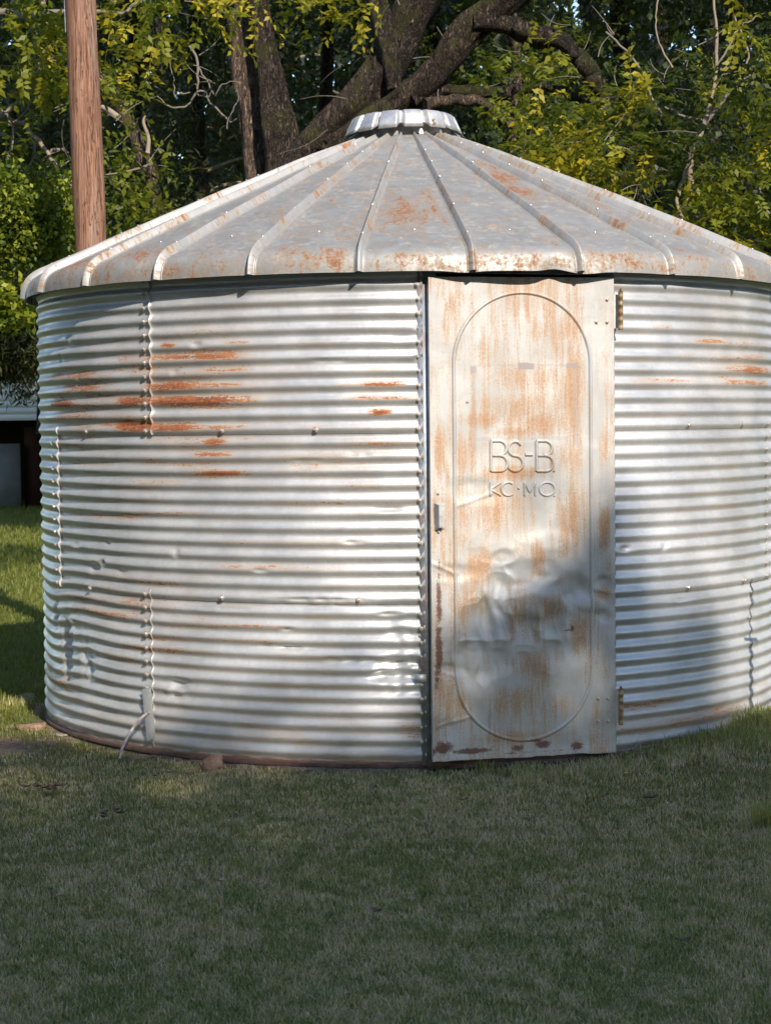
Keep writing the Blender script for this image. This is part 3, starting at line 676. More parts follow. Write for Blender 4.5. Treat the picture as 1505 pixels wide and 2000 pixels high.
at_ = {'rust': .30+.72*(blobs(U, Z, DSP)-.30*0), 'clean': blobs(U, Z, DCL), 'dark': blobs(U, Z, DDK, 1.2), 'tape': tape}
at_['rust'] = .04+.70*np.maximum(blobs(U, Z, DSP), .22)+.55*(fbm(U*5, Z*2.2, 3, 55)-.5)
uvd = np.stack([U, Z], -1).reshape(-1, 2)
dp = mesh_obj('door_panel', V, Fq, M_DOOR, door, True, at_, uvd)
# returned edges of the door skin
ed = []; P4 = P3-DN*.026
for sl_ in ((slice(None), 0), (slice(None), -1), (0, slice(None)), (-1, slice(None))):
    e = np.stack([P3[sl_], P4[sl_]], 0); ed.append((e.reshape(-1, 3), grid_faces(2, e.shape[1])))
V, Fq = join(ed); mesh_obj('door_edge', V, Fq, M_STRIP, door, False)
def door_pt(u, z, h=0.0):
    dd = float(door_dent(np.array([u]), np.array([z]))[0]); return DN*(RHO+.012+dd+h)+DT*u+np.array([0, 0, z])
def ribbon(uz, w, h, closed=False, name='embossed_rib'):
    """rounded raised line pressed in the skin; uz = polyline in door coordinates"""
    uz = np.asarray(uz, float); n = len(uz)
    if closed: T = np.roll(uz, -1, 0)-np.roll(uz, 1, 0)
    else: T = np.gradient(uz, axis=0)
    T /= np.linalg.norm(T, axis=1)[:, None]+1e-9; N = np.stack([-T[:, 1], T[:, 0]], -1)
    cs = np.linspace(-1, 1, 9); hs = h*np.cos(cs*np.pi/2)**1.2-.0004
    UZ = uz[:, None]+N[:, None]*(cs*w/2)[None, :, None]
    uf, zf = UZ[..., 0].ravel(), UZ[..., 1].ravel()
    dd = door_dent(uf, zf)+np.tile(hs, n)
    V = DN*(RHO+.012+dd)[:, None]+DT*uf[:, None]+np.array([0, 0, 1.])*zf[:, None]
    if closed:
        i = np.arange(n)[:, None]; j = np.arange(8)[None, :]; a_ = i*9+j; b_ = ((i+1) % n)*9+j
        Fq = np.stack([a_, a_+1, b_+1, b_], -1).reshape(-1, 4)
    else: Fq = grid_faces(n, 9)
    at2 = {'rust': .04+.70*np.maximum(blobs(uf, zf, DSP), .22)+.55*(fbm(uf*5, zf*2.2, 3, 55)-.5), 'clean': blobs(uf, zf, DCL), 'dark': blobs(uf, zf, DDK, 1.2), 'tape': np.zeros(len(uf))}
    return V, Fq, at2, np.stack([uf, zf], -1)
def ribbon_obj(name, strokes, w, h, closed=False):
    parts = [ribbon(s, w, h, closed) for s in strokes]; V, Fq = join([(p[0], p[1]) for p in parts])
    at2 = {k_: np.concatenate([p[2][k_] for p in parts]) for k_ in ('rust', 'clean', 'dark', 'tape')}
    return mesh_obj(name, V, Fq, M_DOOR, door, True, at2, np.vstack([p[3] for p in parts]))
def dense(pts, step=.006):
    out = []
    for a_, b_ in zip(pts[:-1], pts[1:]):
        a_, b_ = np.array(a_), np.array(b_); n = max(2, int(np.linalg.norm(b_-a_)/step)); out += [a_+(b_-a_)*t for t in np.linspace(0, 1, n, endpoint=False)]
    out.append(np.array(pts[-1])); return np.array(out)
# racetrack bead around the middle of the door
cl_, cr_ = door_uv(888, 1000)[0], door_uv(1154, 1000)[0]; ctop, cbot = door_uv(1020, 572)[1], door_uv(1030, 1446)[1]
cc, cw = (cl_+cr_)/2, (cr_-cl_)/2; t = np.linspace(0, np.pi, 70)
loop = [(cc+cw*math.cos(a_), ctop-cw+cw*math.sin(a_)) for a_ in t]; 
loop += [tuple(q) for q in dense([(cc-cw, ctop-cw), (cc-cw, cbot+cw)], .015)[1:-1]]
loop += [(cc-cw*math.cos(a_), cbot+cw-cw*math.sin(a_)) for a_ in t]
loop += [tuple(q) for q in dense([(cc+cw, cbot+cw), (cc+cw, ctop-cw)], .015)[1:-1]]
ribbon_obj('embossed_ring', [np.array(loop)], .022, .009, True)
# embossed lettering, drawn in photo pixels on the door plane
def arc(cx, cy, rx, ry, a0, a1, n=16): return [(cx+rx*math.cos(R_(a_)), cy-ry*math.sin(R_(a_))) for a_ in np.linspace(a0, a1, n)]
def glyph_B(x, y0, y1, w):
    m_ = (y0+y1)/2-1; r1 = (m_-y0)/2; r2 = (y1-m_)/2
    return [[(x, y0), (x, y1)], [(x, y0), (x+w-r1, y0)]+arc(x+w-r1-2, y0+r1, r1, r1, 90, -90)+[(x, m_)], [(x, m_), (x+w-r2, m_)]+arc(x+w-r2, m_+r2, r2, r2, 90, -90)+[(x, y1)]]
glyphs = [glyph_B(959, 862, 921, 32), [arc(1006, 877, 13, 14, 30, 270)+arc(1006, 906, 15, 15, 90, -150)[1:]], [[(1026, 889), (1040, 889)]], glyph_B(1048, 862, 921, 32), [[(1081, 919), (1083, 921)]],
    [[(958, 943), (958, 969)], [(978, 943), (958, 957), (979, 969)]], [arc(992, 956, 13, 13, 50, 310)], [[(1010, 954), (1014, 955)]], [[(1024, 969), (1024, 943), (1034, 962), (1045, 943), (1045, 969)]], [arc(1068, 956, 15, 13, 0, 360, 24)], [[(1082, 968), (1084, 970)]]]
for i, g in enumerate(glyphs):
    big = i < 5
    st = [dense([door_uv(*q) for q in s_], .005) for s_ in g]
    ribbon_obj('embossed_letter', st, .021 if big else .016, .009 if big else .007)
# door frame jambs behind
zj = 2.40
def prism(u0, u1, d0, d1, z0, z1):
    V = np.array([DN*d+DT*u+np.array([0, 0, z]) for z in (z0, z1) for u, d in ((u0, d0), (u1, d0), (u1, d1), (u0, d1))])
    return V, np.array([[0, 3, 2, 1], [4, 5, 6, 7], [0, 1, 5, 4], [1, 2, 6, 5], [2, 3, 7, 6], [3, 0, 4, 7]])
for u0, u1 in ((-HWD-.040, -HWD+.05), (HWD-.06, HWD+.02)):
    V, Fq = prism(u0, u1, RHO-.12, RHO-.032, 0.0, zj); mesh_obj('door_jamb', V, Fq, M_FRAME, bin_, False)
V, Fq = prism(-HWD-.02, HWD+.0, RHO-.09, RHO-.002, -.02, zbl+.004); mesh_obj('door_sill', V, Fq, M_BASE, bin_, False)
V, Fq = prism(-HWD, HWD, RHO-.10, RHO-.028, 2.34, zj); mesh_obj('door_header', V, Fq, M_FRAME, bin_, False)
# handle: folded pull plate with a staple
def plate(pts, th=.003):
    a_ = np.array([np.array(p) for p in pts]); n = len(a_); b_ = a_-DN*th
    V = np.vstack([a_, b_]); Fc = [list(range(n)), list(range(2*n-1, n-1, -1))]+[[i, n+i, n+(i+1) % n, (i+1) % n] for i in range(n)]
    return V, Fc
def dq(px, py, h): u_, z_ = door_uv(px, py); return DN*(RHO+.012+h)+DT*u_+np.array([0, 0, z_])
hm = mat_metal('handle_metal', (.38, .38, .38), (.52, .51, .49), .5, .5, .55, 25)
V, Fc = plate([dq(846, 984, .004), dq(867, 984, .004), dq(868, 1034, .004), dq(848, 1037, .004)]); h0 = mesh_obj('handle', V, Fc, hm, door, False)
V, Fc = plate([dq(853, 987, .034), dq(864, 987, .034), dq(864, 1030, .032), dq(854, 1031, .032)]); mesh_obj('pull', V, Fc, hm, door, False)
V = np.array([dq(853, 987, .034), dq(854, 1031, .032), dq(849, 1036, .006), dq(847, 984, .006)]); mesh_obj('pull_side', V, [[0, 1, 2, 3]], M_FRAME, door, False)
for px, py in ((855, 965), (856, 1040)):
    p = dq(px, py, .001); rot = Matrix.Rotation(TC+math.pi, 3, 'Z'); o = inst('bolt', BM, door, p, rot); o.scale = (.7,)*3
for px, py in ((1164, 630), (1185, 630), (1185, 586), (1168, 1366), (1187, 1366), (1168, 1410), (1187, 1410)):
    u_, z_ = door_uv(px, py); o = inst('bolt', BM, door, door_pt(u_, z_, .0), Matrix.Rotation(TC+math.pi, 3, 'Z')); o.scale = (.85,)*3
# hinges: knuckle barrel and leaf
for (x0, y0, y1) in ((1208, 570, 646), (1209, 1345, 1416)):
    a_, b_ = dq(x0, y0, .022), dq(x0, y1, .022)
    segs = []
    for i in range(5):
        q0, q1 = a_+(b_-a_)*(i/5+.004), a_+(b_-a_)*((i+1)/5-.004)
        segs.append(tube([q0, q0+(q1-q0)*.5, q1], [.0125, .0125, .0125], 8))
    V, Fq = join(segs); hg = mesh_obj('hinge', V, Fq, M_HINGE, door, False)
    V, Fc = plate([dq(1196, y0+6, -.006), dq(x0, y0+6, .004), dq(x0, y1-4, .004), dq(1196, y1-4, -.006)]); lf = mesh_obj('hinge_leaf', V, Fc, M_STRIP, hg, False)
    V, Fq = tube([a_-DN*0+np.array([0, 0, .012]), a_], [.005, .006], 6); mesh_obj('hinge_pin', V, Fq, M_HINGE, hg, True)

# ------------------------------------------------------------------ things by the foot of the bin
ms = empty('metal_strip', tuple(ground_at(292, 1450, 0)), 'narrow pale metal strip leaning on the left foot of the bin', 'metal strip')
tS, _ = wall_hit(285, 1400); n_ = np.array([math.sin(tS), -math.cos(tS), 0]); 
def wp(px, py, h): th, z = wall_hit(px, py, RW+h); return np.array([(RW+h)*math.sin(th), -(RW+h)*math.cos(th), z])
q = [wp(277, 1347, .022), wp(294, 1344, .02), wp(303, 1442, .024), wp(287, 1449, .026)]
mid = [(q[0]*(1-t)+q[3]*t, q[1]*(1-t)+q[2]*t) for t in np.linspace(0, 1, 12)]
V = np.array([[a_, (a_+b_)/2+n_*.004, b_] for a_, b_ in mid]).reshape(-1, 3)
V2 = V-n_*.003; Vv, Ff = join([(V, grid_faces(12, 3)), (V2, grid_faces(12, 3)[:, ::-1])])
under(mesh_obj('strip', Vv, Ff, M_STRIP, None, False), ms)
rp = smooth_path([np.append(wp(290, 1392, .03), .0085), np.append(wp(272, 1408, .06), .0085), np.append(wp(254, 1432, .10), .008), np.append(at(240, 1460, 9.05), .0075), np.append(at(233, 1484, 9.0), .007)], 24)
V, Fq = tube(rp[:, :3], rp[:, 3], 8)
tag(mesh_obj('bent_rod', V, Fq, mat_metal('old_rod', (.35, .30, .27), (.55, .52, .5), .4, .6, .4, 30)), 'thin bent metal rod poking out beside the leaning strip', 'rod')
def stone(name, px, py, sx, sy, sz, mat, label, cat, z=-.03, seed=0, rot=0, group=None):
    u = np.linspace(0, np.pi, 11); v = np.linspace(0, 2*np.pi, 16, endpoint=False); Uu, Vv = np.meshgrid(u, v, indexing='ij')
    p = np.stack([np.sin(Uu)*np.cos(Vv), np.sin(Uu)*np.sin(Vv), np.cos(Uu)], -1)
    p = np.sign(p)*np.abs(p)**.7
    nz_ = 1+.65*(fbm(p[..., 0]*1.6+seed, p[..., 1]*1.6+p[..., 2]*1.3, 3, 70+seed)-.5)*2
    p = p*nz_[..., None]*np.array([sx, sy, sz])/2
    b = ground_at(px, py, z)
    o = mesh_obj(name, p.reshape(-1, 3), grid_faces(11, 16, wrap=True), mat, None, False)
    o.location = (b[0], b[1], z+sz*.28); o.rotation_euler = (0, 0, rot); return tag(o, label, cat, group)
MS_D = mat_stone('packed_earth', (.09, .065, .05), (.20, .155, .12)); MS_R = mat_stone('red_sandstone', (.17, .095, .07), (.30, .20, .15)); MS_G = mat_stone('grey_tan_stone', (.22, .17, .13), (.36, .30, .24))
stone('rock', 415, 1508, .09, .07, .10, MS_R, 'small upright reddish rock in the grass at the front foot of the bin', 'rock', seed=1)
stone('rock', 66, 1430, .15, .09, .05, MS_R, 'larger reddish rock lying in sunlit dirt left of the bin', 'rock', seed=2, rot=.3)
stone('rock', 110, 1440, .13, .05, .022, MS_G, 'flat pale stone slab beside the reddish rock at the left foot', 'rock', seed=3, rot=-.5)
stone('rock', 142, 1455, .08, .04, .02, MS_G, 'thin flat stone under the left rim of the bin', 'rock', seed=4, rot=-.6)
stone('rock', 262, 1488, .13, .05, .03, MS_R, 'flat reddish stone chip just right of the bent rod', 'rock', seed=5, rot=-.2)
stone('rock', 55, 1370, .11, .08, .05, MS_G, 'grey stone in the shade left of the bin', 'rock', seed=6, rot=.2)
stone('rock', 20, 1425, .06, .04, .03, MS_R, 'small reddish stone at the left edge of the picture', 'rock', seed=7, rot=.9)
stone('rock', 1240, 1500, .05, .04, .02, MS_G, 'tiny pale stone in the grass near the yellow flower', 'rock', seed=8)
# leaning earth step: broken sandy slab pieces along the front rim
for i, (px, hw, sd) in enumerate(((330, .20, 1), (400, .16, 2), (480, .22, 3), (560, .2, 4), (640, .22, 5), (720, .2, 6), (800, .2, 7))):
    t_, _ = wall_hit(px, 1490); 
    u = np.linspace(-1, 1, 12); prof = []
    for k_ in u:
        w = .040*(.6+.6*vnoise(np.array([k_*2+sd*5]), np.array([0.]), 80)[0]); a_ = t_+k_*hw/2/RW
        for r_, z_ in ((2.13, -.012), (2.150+w*.3, -.020-.004*abs(k_)), (2.155+w*.6, -.032), (2.160+w*.6, -.07)):
            prof.append([r_*math.sin(a_), -r_*math.cos(a_), z_+.004*vnoise(np.array([k_*4.]), np.array([r_*30]), sd)[0]])
    o = mesh_obj('footing_slab', np.array(prof), grid_faces(12, 4), MS_D, None, False)
    o['kind'] = 'structure'
# post whose thin shadow falls on the right of the wall (stands just outside the frame)
tP, zP = wall_hit(1466, 1250); bp = np.array([RW*math.sin(tP), -RW*math.cos(tP), zP]); tt_ = 1.0
pp = bp+SV*tt_
post = empty('garden_stake', (pp[0], pp[1], -.03), 'thin metal garden stake with a short crossbar, right of the bin', 'stake')
tp_, zp_ = wall_hit(1474, 1135); top = np.array([RW*math.sin(tp_), -RW*math.cos(tp_), zp_])+SV*tt_
V, Fq = tube([[pp[0], pp[1], -.05], [pp[0], pp[1], pp[2]*.6], [pp[0], pp[1], pp[2]]], [.022, .021, .019], 8); under(mesh_obj('shaft', V, Fq, M_STRIP), post)
V, Fq = tube([[pp[0], pp[1], pp[2]], [pp[0]+.005, pp[1], pp[2]*.5+top[2]*.5], [pp[0], pp[1], top[2]]], [.010, .010, .010], 6); under(mesh_obj('rod', V, Fq, M_STRIP), post)
V, Fq = tube([[pp[0]-.065, pp[1]-.02, pp[2]-.02], [pp[0], pp[1], pp[2]], [pp[0]+.065, pp[1]+.02, pp[2]+.02]], [.011]*3, 6); under(mesh_obj('crossbar', V, Fq, M_STRIP), post)
V, Fq = tube([[pp[0], pp[1], top[2]-.01], [pp[0]+.02, pp[1], top[2]-.05], [pp[0]+.03, pp[1], top[2]-.10]], [.007, .007, .006], 6); under(mesh_obj('hook', V, Fq, M_STRIP), post)

# ------------------------------------------------------------------ utility pole
pb, ptp = at(178, 500, 13.8), at(157, 0, 13.8)
dv = (ptp-pb)/np.linalg.norm(ptp-pb); k_ = (pb[2]+.1)/dv[2]; base = pb-dv*k_; topp = base+dv*9.5
pole = empty('utility_pole', tuple(base), 'weathered reddish brown wooden utility pole left behind the bin roof', 'utility pole')
ts = np.linspace(0, 1, 60); V, Fq = tube(base+(topp-base)*ts[:, None], .1225-.016*ts, 28, .05, 3); under(mesh_obj('shaft', V, Fq, mat_pole()), pole)
off = -AX[0]*.127-AX[1]*.02
V, Fq = tube((base+(topp-base)*ts[:, None]+off-AX[0]*(.01*np.sin(ts*9))[:, None])[29:], 0*ts[29:]+.003, 5); under(mesh_obj('ground_wire', V, Fq, M_FRAME), pole)
kn = []
for px, py in ((157, 187), (193, 285)):
    c = at(px, py, 16.66); u = np.linspace(0, 2*np.pi, 9)[:-1]; kn.append((np.vstack([[c+AX[0]*.013*math.cos(a_)+AX[2]*.016*math.sin(a_) for a_ in u], [c+AX[1]*.05+AX[0]*.013*math.cos(a_)+AX[2]*.016*math.sin(a_) for a_ in u]]), grid_faces(2, 8, wrap=True)))
# ------------------------------------------------------------------ vegetation generators
M_WAL = mat_leaf('walnut_leaf', [(0, (.010, .022, .005)), (1, (.52, .40, .025)), (.35, (.038, .060, .007)), (.7, (.17, .185, .012))], .45)
M_DARKL = mat_leaf('forest_leaf', [(0, (.006, .012, .005)), (1, (.048, .066, .013)), (.5, (.012, .023, .008))], .25)
M_CEDAR = mat_leaf('cedar_leaf', [(0, (.007, .014, .005)), (1, (.11, .11, .024)), (.5, (.020, .030, .009))], .15, .7)
M_BRIGHT = mat_leaf('bush_leaf', [(0, (.012, .028, .006)), (1, (.32, .35, .03)), (.5, (.085, .13, .012))], .45)
M_BARKD = mat_bark('dark_bark', (.016, .011, .009), (.15, .11, .085), .5)
M_BARKM = mat_bark('mossy_limb_bark', (.016, .011, .009), (.15, .105, .075), .75, .8)
M_BARKL = mat_bark('grey_bark', (.06, .042, .032), (.36, .25, .18), .05)
M_TWIG = mat_plain('dead_twig', (.17, .145, .115), .85, 0, .3, 30)
M_BARKS = mat_plain('sapling_bark', (.24, .19, .14), .85, 0, .35, 12)
def rand_dirs(n, up=0.0):
    d = rng.normal(size=(n, 3)); d[:, 2] += up; return d/np.linalg.norm(d, axis=1)[:, None]
def leaves(C, length, width, tint, droop=.3, face=None, facew=0.0):
    """folded diamond leaves: C (n,3) base points"""
    n = len(C); A = rand_dirs(n); A[:, 2] -= droop; A /= np.linalg.norm(A, axis=1)[:, None]
    N = rand_dirs(n, .6)
    if face is not None: N = N*(1-facew)+face*facew
    B = np.cross(A, N); B /= np.linalg.norm(B, axis=1)[:, None]+1e-9; N = np.cross(B, A)
    L = (length*rng.uniform(.7, 1.25, n))[:, None]; Wd = (width*rng.uniform(.7, 1.25, n))[:, None]
    V = np.stack([C, C+A*L*.45+B*Wd*.5+N*Wd*.12, C+A*L-N*L*.08, C+A*L*.45-B*Wd*.5+N*Wd*.12], 1)
    i = np.arange(n)[:, None]*4
    return V.reshape(-1, 3), i+np.array([[0, 1, 2, 3]]), np.repeat(tint, 4)
def compound(C, D, length, pairs=6, ll=.06, lw=.022, tint=None, droop=.25):
    """pinnate leaves: rachis from C along D, leaflet pairs; one quad per leaflet + rachis quad"""
    n = len(C); D = D/np.linalg.norm(D, axis=1)[:, None]; up = np.array([0, 0, 1.])
    Bv = np.cross(D, up)+rng.normal(0, .25, (n, 3)); Bv -= D*(Bv*D).sum(1)[:, None]; Bv /= np.linalg.norm(Bv, axis=1)[:, None]; N = np.cross(Bv, D)
    Ls = length*rng.uniform(.6, 1.2, n); dr = rng.uniform(0, 1.6, n); Vs = []; Ts = []
    s = np.linspace(.18, 1, pairs)
    for k_ in s:
        c = C+D*(Ls*k_)[:, None]-up*(droop*dr*Ls*k_**2)[:, None]
        for sg in (-1, 1):
            if rng.uniform() < .08: continue
            a = Bv*sg+D*.55-up*.15+rng.normal(0, .38, (n, 3)); a /= np.linalg.norm(a, axis=1)[:, None]
            w = np.cross(a, N); w /= np.linalg.norm(w, axis=1)[:, None]; nn = np.cross(w, a)
            l = (ll*rng.uniform(.8, 1.2, n)*(1-.25*abs(k_-.5)))[:, None]; ww = lw*l/ll
            Vs.append(np.stack([c, c+a*l*.42+w*ww*.5+nn*ww*.1, c+a*l-nn*l*.1, c+a*l*.42-w*ww*.5+nn*ww*.1], 1)); Ts.append(tint+rng.normal(0, .05, n))
    e = C+D*Ls[:, None]-up*(droop*dr*Ls)[:, None]; w = Bv*.0022
    Vs.append(np.stack([C-w, C+w, e+w*.5, e-w*.5], 1)); Ts.append(tint*.6+.3)
    V = np.concatenate(Vs); m_ = len(V)
    return V.reshape(-1, 3), np.arange(m_*4).reshape(-1, 4), np.repeat(np.clip(np.concatenate(Ts), 0, 1), 4)
def crown_obj(name, parts, mat, parent, kind='stuff'):
    Vs, Fs, T, o = [], [], [], 0
    for V, Fq, t in parts: Vs.append(V); Fs.append(Fq+o); T.append(t); o += len(V)
    ob = mesh_obj(name, np.vstack(Vs), np.vstack(Fs), mat, None, False, {'tint': np.clip(np.concatenate(T), 0, 1)})
    if kind: ob['kind'] = kind
    return under(ob, parent)
def limb_obj(name, rows, mat, parent, depth, sides=10, jit=.12, seed=0, n=40, wiggle=.0):
    """rows (px,py,width px[,depth]) in photo coordinates"""
    pts = []
    for r_ in rows:
        d = r_[3] if len(r_) > 3 else depth; p = at(r_[0], r_[1], d); pts.append([*p, r_[2]/F_*d/2])
    sp = smooth_path(pts, n); P3_ = sp[:, :3]
    if wiggle:
        s_ = np.arange(len(P3_)); P3_ = P3_+np.stack([(vnoise(s_*.5, s_*0+k_*7, seed+5)-.5)*wiggle for k_ in range(3)], -1)
    V, Fq = tube(P3_, np.maximum(sp[:, 3], .002), sides, jit, seed); o = mesh_obj(name, V, Fq, mat); 
    if parent is not None: under(o, parent)
    return o, sp
def pxcloud(n, x0, x1, y0, y1, d0, d1, clump=40, spread=.5, dens=None, seed=0):
    """clumped points inside a photo-space window between two depths"""
    nc = max(1, n//clump); out = []
    cx = rng.uniform(x0, x1, nc*3); cy = rng.uniform(y0, y1, nc*3); dd = rng.uniform(d0, d1, nc*3)
    if dens is not None:
        k_ = rng.uniform(size=nc*3) < dens(cx, cy); cx, cy, dd = cx[k_], cy[k_], dd[k_]
    cx, cy, dd = cx[:nc], cy[:nc], dd[:nc]
    c = CAM+dd[:, None]*(AX[1]+AX[0]*((cx-752.5)/F_)[:, None]-AX[2]*((cy-CY_)/F_)[:, None])
    ct = rng.uniform(0, 1, len(c)); idx = rng.integers(0, len(c), n)
    return c[idx]+rng.normal(0, 1, (n, 3))*spread*np.array([1, 1, .6]), ct[idx], idx

# ------------------------------------------------------------------ named trees behind the bin
def tree(name, px, depth, label, group=None, cat='tree'):
    p = at(px, 817, depth); return empty(name, (p[0], p[1], -.03), label, cat, group)
# 1 the big dark spreading tree
big = tree('spreading_tree', 600, 19.5, 'massive dark old tree with mossy forked limbs rising behind the roof cap')
limb_obj('trunk', [(470, 850, 120, 19.6), (520, 520, 100, 19.5), (575, 345, 66, 19.5), (640, 255, 66, 19.4), (705, 190, 76, 19.3), (765, 110, 78, 19.3), (800, 30, 74, 19.2), (850, -60, 70, 19)], M_BARKD, big, 19.5, 30, .26, 1, 90)
limb_obj('limb', [(770, 175, 30), (762, 110, 44), (748, 55, 44), (738, 10, 40), (725, -50, 38)], M_BARKD, big, 19.1, 12, .2, 2)
limb_obj('limb', [(640, 300, 60, 19.2), (730, 240, 56, 19), (800, 190, 58, 18.8), (868, 120, 56, 18.6), (925, 50, 62, 18.5), (1000, -10, 60, 18.3), (1060, -60, 54, 18.2)], M_BARKM, big, 19, 28, .26, 3, 80)
limb_obj('limb', [(920, 52, 40), (985, 48, 40), (1050, 68, 40), (1110, 95, 34), (1150, 135, 36), (1172, 175, 30), (1192, 205, 22)], M_BARKD, big, 18.4, 12, .25, 4, 50, .05)
limb_obj('limb', [(800, 200, 30), (860, 178, 24), (930, 185, 22), (1000, 178, 20), (1060, 168, 17), (1110, 185, 18), (1150, 200, 12), (1185, 196, 9)], M_BARKD, big, 18.7, 10, .2, 5, 50, .05)
limb_obj('limb', [(830, 205, 26), (900, 195, 22), (950, 208, 20), (985, 235, 20), (1010, 250, 15)], M_BARKL, big, 18.6, 10, .2, 6, 40, .04)
limb_obj('limb', [(955, 185, 24), (990, 205, 22), (1018, 235, 20), (1034, 262, 12)], M_BARKD, big, 18.8, 10, .2, 7, 30)
# crown overhead: leafy mass above the frame that shades the woods behind
def blob(c, rx, ry, rz, n, length, width, lo=.3, hi=.9, clump=60, shell=.5, spread=.45, face=None):
    nc = max(3, n//clump); d = rand_dirs(nc); rad = rng.uniform(shell, 1, nc)**.6; cc_ = np.array(c)+d*rad[:, None]*np.array([rx, ry, rz])
    idx = rng.integers(0, nc, n); P = cc_[idx]+rng.normal(0, spread, (n, 3)); tt = rng.uniform(lo, hi, nc)[idx]+rng.normal(0, .08, n)
    return leaves(P, length, width, tt)
crown_obj('crown', [blob((x_, y_, z_), 3.0, 2.4, 2.0, 2600, .28, .14, .1, .8, 40, .2, .6) for x_, y_, z_ in ((-1, 10.5, 11.6), (3, 11, 12.0), (-5, 11, 11.4), (1, 13.5, 13), (6.5, 12, 11.5), (-8.5, 12.5, 12), (10, 13, 12), (-3, 14, 13))]+[blob((x_, y_, z_), 1.9, 1.5, .8, 2600, .34, .2, .1, .8, 40, .1, .5) for x_, y_, z_ in ((-8, 10.5, 9.2), (-4.8, 9.6, 8.8), (-1.5, 9.8, 8.6), (1.6, 9.5, 8.8), (4.6, 9.8, 8.7), (7.8, 10.2, 9.1), (-6.5, 12.6, 9.8), (-2.5, 12.6, 9.7), (1.5, 12.6, 9.8), (6, 12.8, 9.8))], M_DARKL, big)
# 2, 3 the two upright trunks
t2_ = tree('rough_trunk_tree', 495, 20.2, 'pale rough barked trunk standing left of the dark trunk')
limb_obj('trunk', [(520, 850, 62), (508, 480, 54), (503, 340, 48), (496, 270, 46), (482, 180, 46), (472, 100, 44), (462, 40, 38), (445, -60, 34)], M_BARKL, t2_, 20.2, 26, .22, 11, 80)
crown_obj('crown', [blob((t2_.location[0]-1, t2_.location[1]-.3, 9.6), 2.2, 1.6, 1.6, 1500, .2, .1, .2, .9, 30, .3, .5)], M_DARKL, t2_)
t3_ = tree('dark_trunk_tree', 550, 19.9, 'dark furrowed trunk bulging beside the paler trunk')
limb_obj('trunk', [(575, 850, 80), (560, 500, 66), (553, 330, 60), (546, 250, 60), (534, 180, 54), (520, 110, 46), (507, 40, 42), (500, -60, 36)], M_BARKD, t3_, 19.9, 28, .26, 12, 80)
crown_obj('crown', [blob((t3_.location[0]+.6, t3_.location[1]+.2, 9.8), 2.0, 1.6, 1.4, 1500, .2, .1, .2, .9, 30, .3, .5)], M_DARKL, t3_)
# 4 thin leaning tree
t4_ = tree('leaning_tree', 320, 18.4, 'thin curved leaning tree between the pole and the upright trunks')
limb_obj('trunk', [(330, 850, 34), (318, 520, 30), (306, 400, 26), (292, 340, 26), (270, 285, 26), (245, 230, 25), (215, 175, 22), (190, 140, 18), (150, 60, 14)], M_BARKL, t4_, 18.4, 10, .15, 13, 60, .03)
limb_obj('limb', [(232, 232, 14), (215, 218, 12), (195, 208, 9), (165, 200, 7)], M_BARKS, t4_, 18.3, 7, .1, 14, 20)
limb_obj('limb', [(288, 300, 10), (290, 270, 8), (280, 240, 6), (284, 225, 3)], M_BARKS, t4_, 18.2, 6, .1, 15, 20)
limb_obj('limb', [(300, 320, 7), (270, 330, 5), (235, 338, 4), (205, 342, 3)], M_TWIG, t4_, 18.2, 6, .1, 16, 20)
P, tt, _ = pxcloud(700, 205, 330, 280, 480, 17.6, 18.8, 12, .16)
crown_obj('crown', [leaves(P, .10, .05, .35+.4*tt)], M_WAL, t4_)
# 5 dead branch curls hanging in front of the dark wood
t5_ = empty('dead_branch', tuple(at(385, 120, 17.6)), 'pale leafless curling branch hanging left of the upright trunks', 'branch')
for i, rows in enumerate([[(365, 85, 5), (382, 110, 5), (386, 150, 5), (384, 178, 4)], [(384, 180, 5), (372, 200, 4), (350, 210, 4), (325, 205, 3), (308, 190, 2)], [(384, 178, 4), (400, 182, 4), (410, 200, 4), (432, 222, 4), (448, 238, 4), (464, 232, 2)],
    [(386, 130, 3), (400, 155, 3), (416, 180, 3), (420, 188, 2)], [(372, 182, 3), (350, 183, 3), (343, 190, 2)], [(448, 238, 3), (455, 215, 2), (466, 190, 2), (460, 175, 1.5)], [(420, 188, 2), (430, 170, 2), (450, 160, 2), (470, 165, 1.5)], [(340, 190, 2.5), (338, 150, 2), (330, 120, 2)],
    [(416, 180, 2), (400, 190, 2), (380, 184, 2)]]):
    limb_obj('twig', rows, M_TWIG, t5_, 17.6, 6, .1, 20+i, 20, .02)
# 6 walnut tree of the upper left, its compound leaves in front of the wood
wl = tree('walnut_tree', -120, 15.5, 'yellow green tree hanging feathery leaves over the upper left')
limb_obj('trunk', [(-240, 850, 90), (-230, 400, 80), (-200, 100, 70), (-120, -120, 50)], M_BARKL, wl, 15.5, 12, .15, 31, 40)
limb_obj('limb', [(-215, 150, 40), (-60, 40, 22), (80, 30, 14), (190, 28, 9), (245, 20, 7), (275, 0, 5)], M_TWIG, wl, 15.4, 7, .1, 32, 40, .05)
limb_obj('limb', [(-215, 320, 30), (-80, 260, 16), (0, 232, 10), (40, 195, 9), (72, 155, 6), (70, 100, 4), (75, 60, 3)], M_TWIG, wl, 15.6, 7, .1, 33, 40, .06)
limb_obj('limb', [(20, 230, 9), (60, 262, 9), (100, 310, 9), (140, 370, 8)], M_BARKS, wl, 15.8, 7, .1, 34, 30, .05)
limb_obj('limb', [(0, 210, 5), (22, 240, 4), (18, 300, 4), (10, 310, 3)], M_TWIG, wl, 15.2, 6, .1, 35, 30, .04)
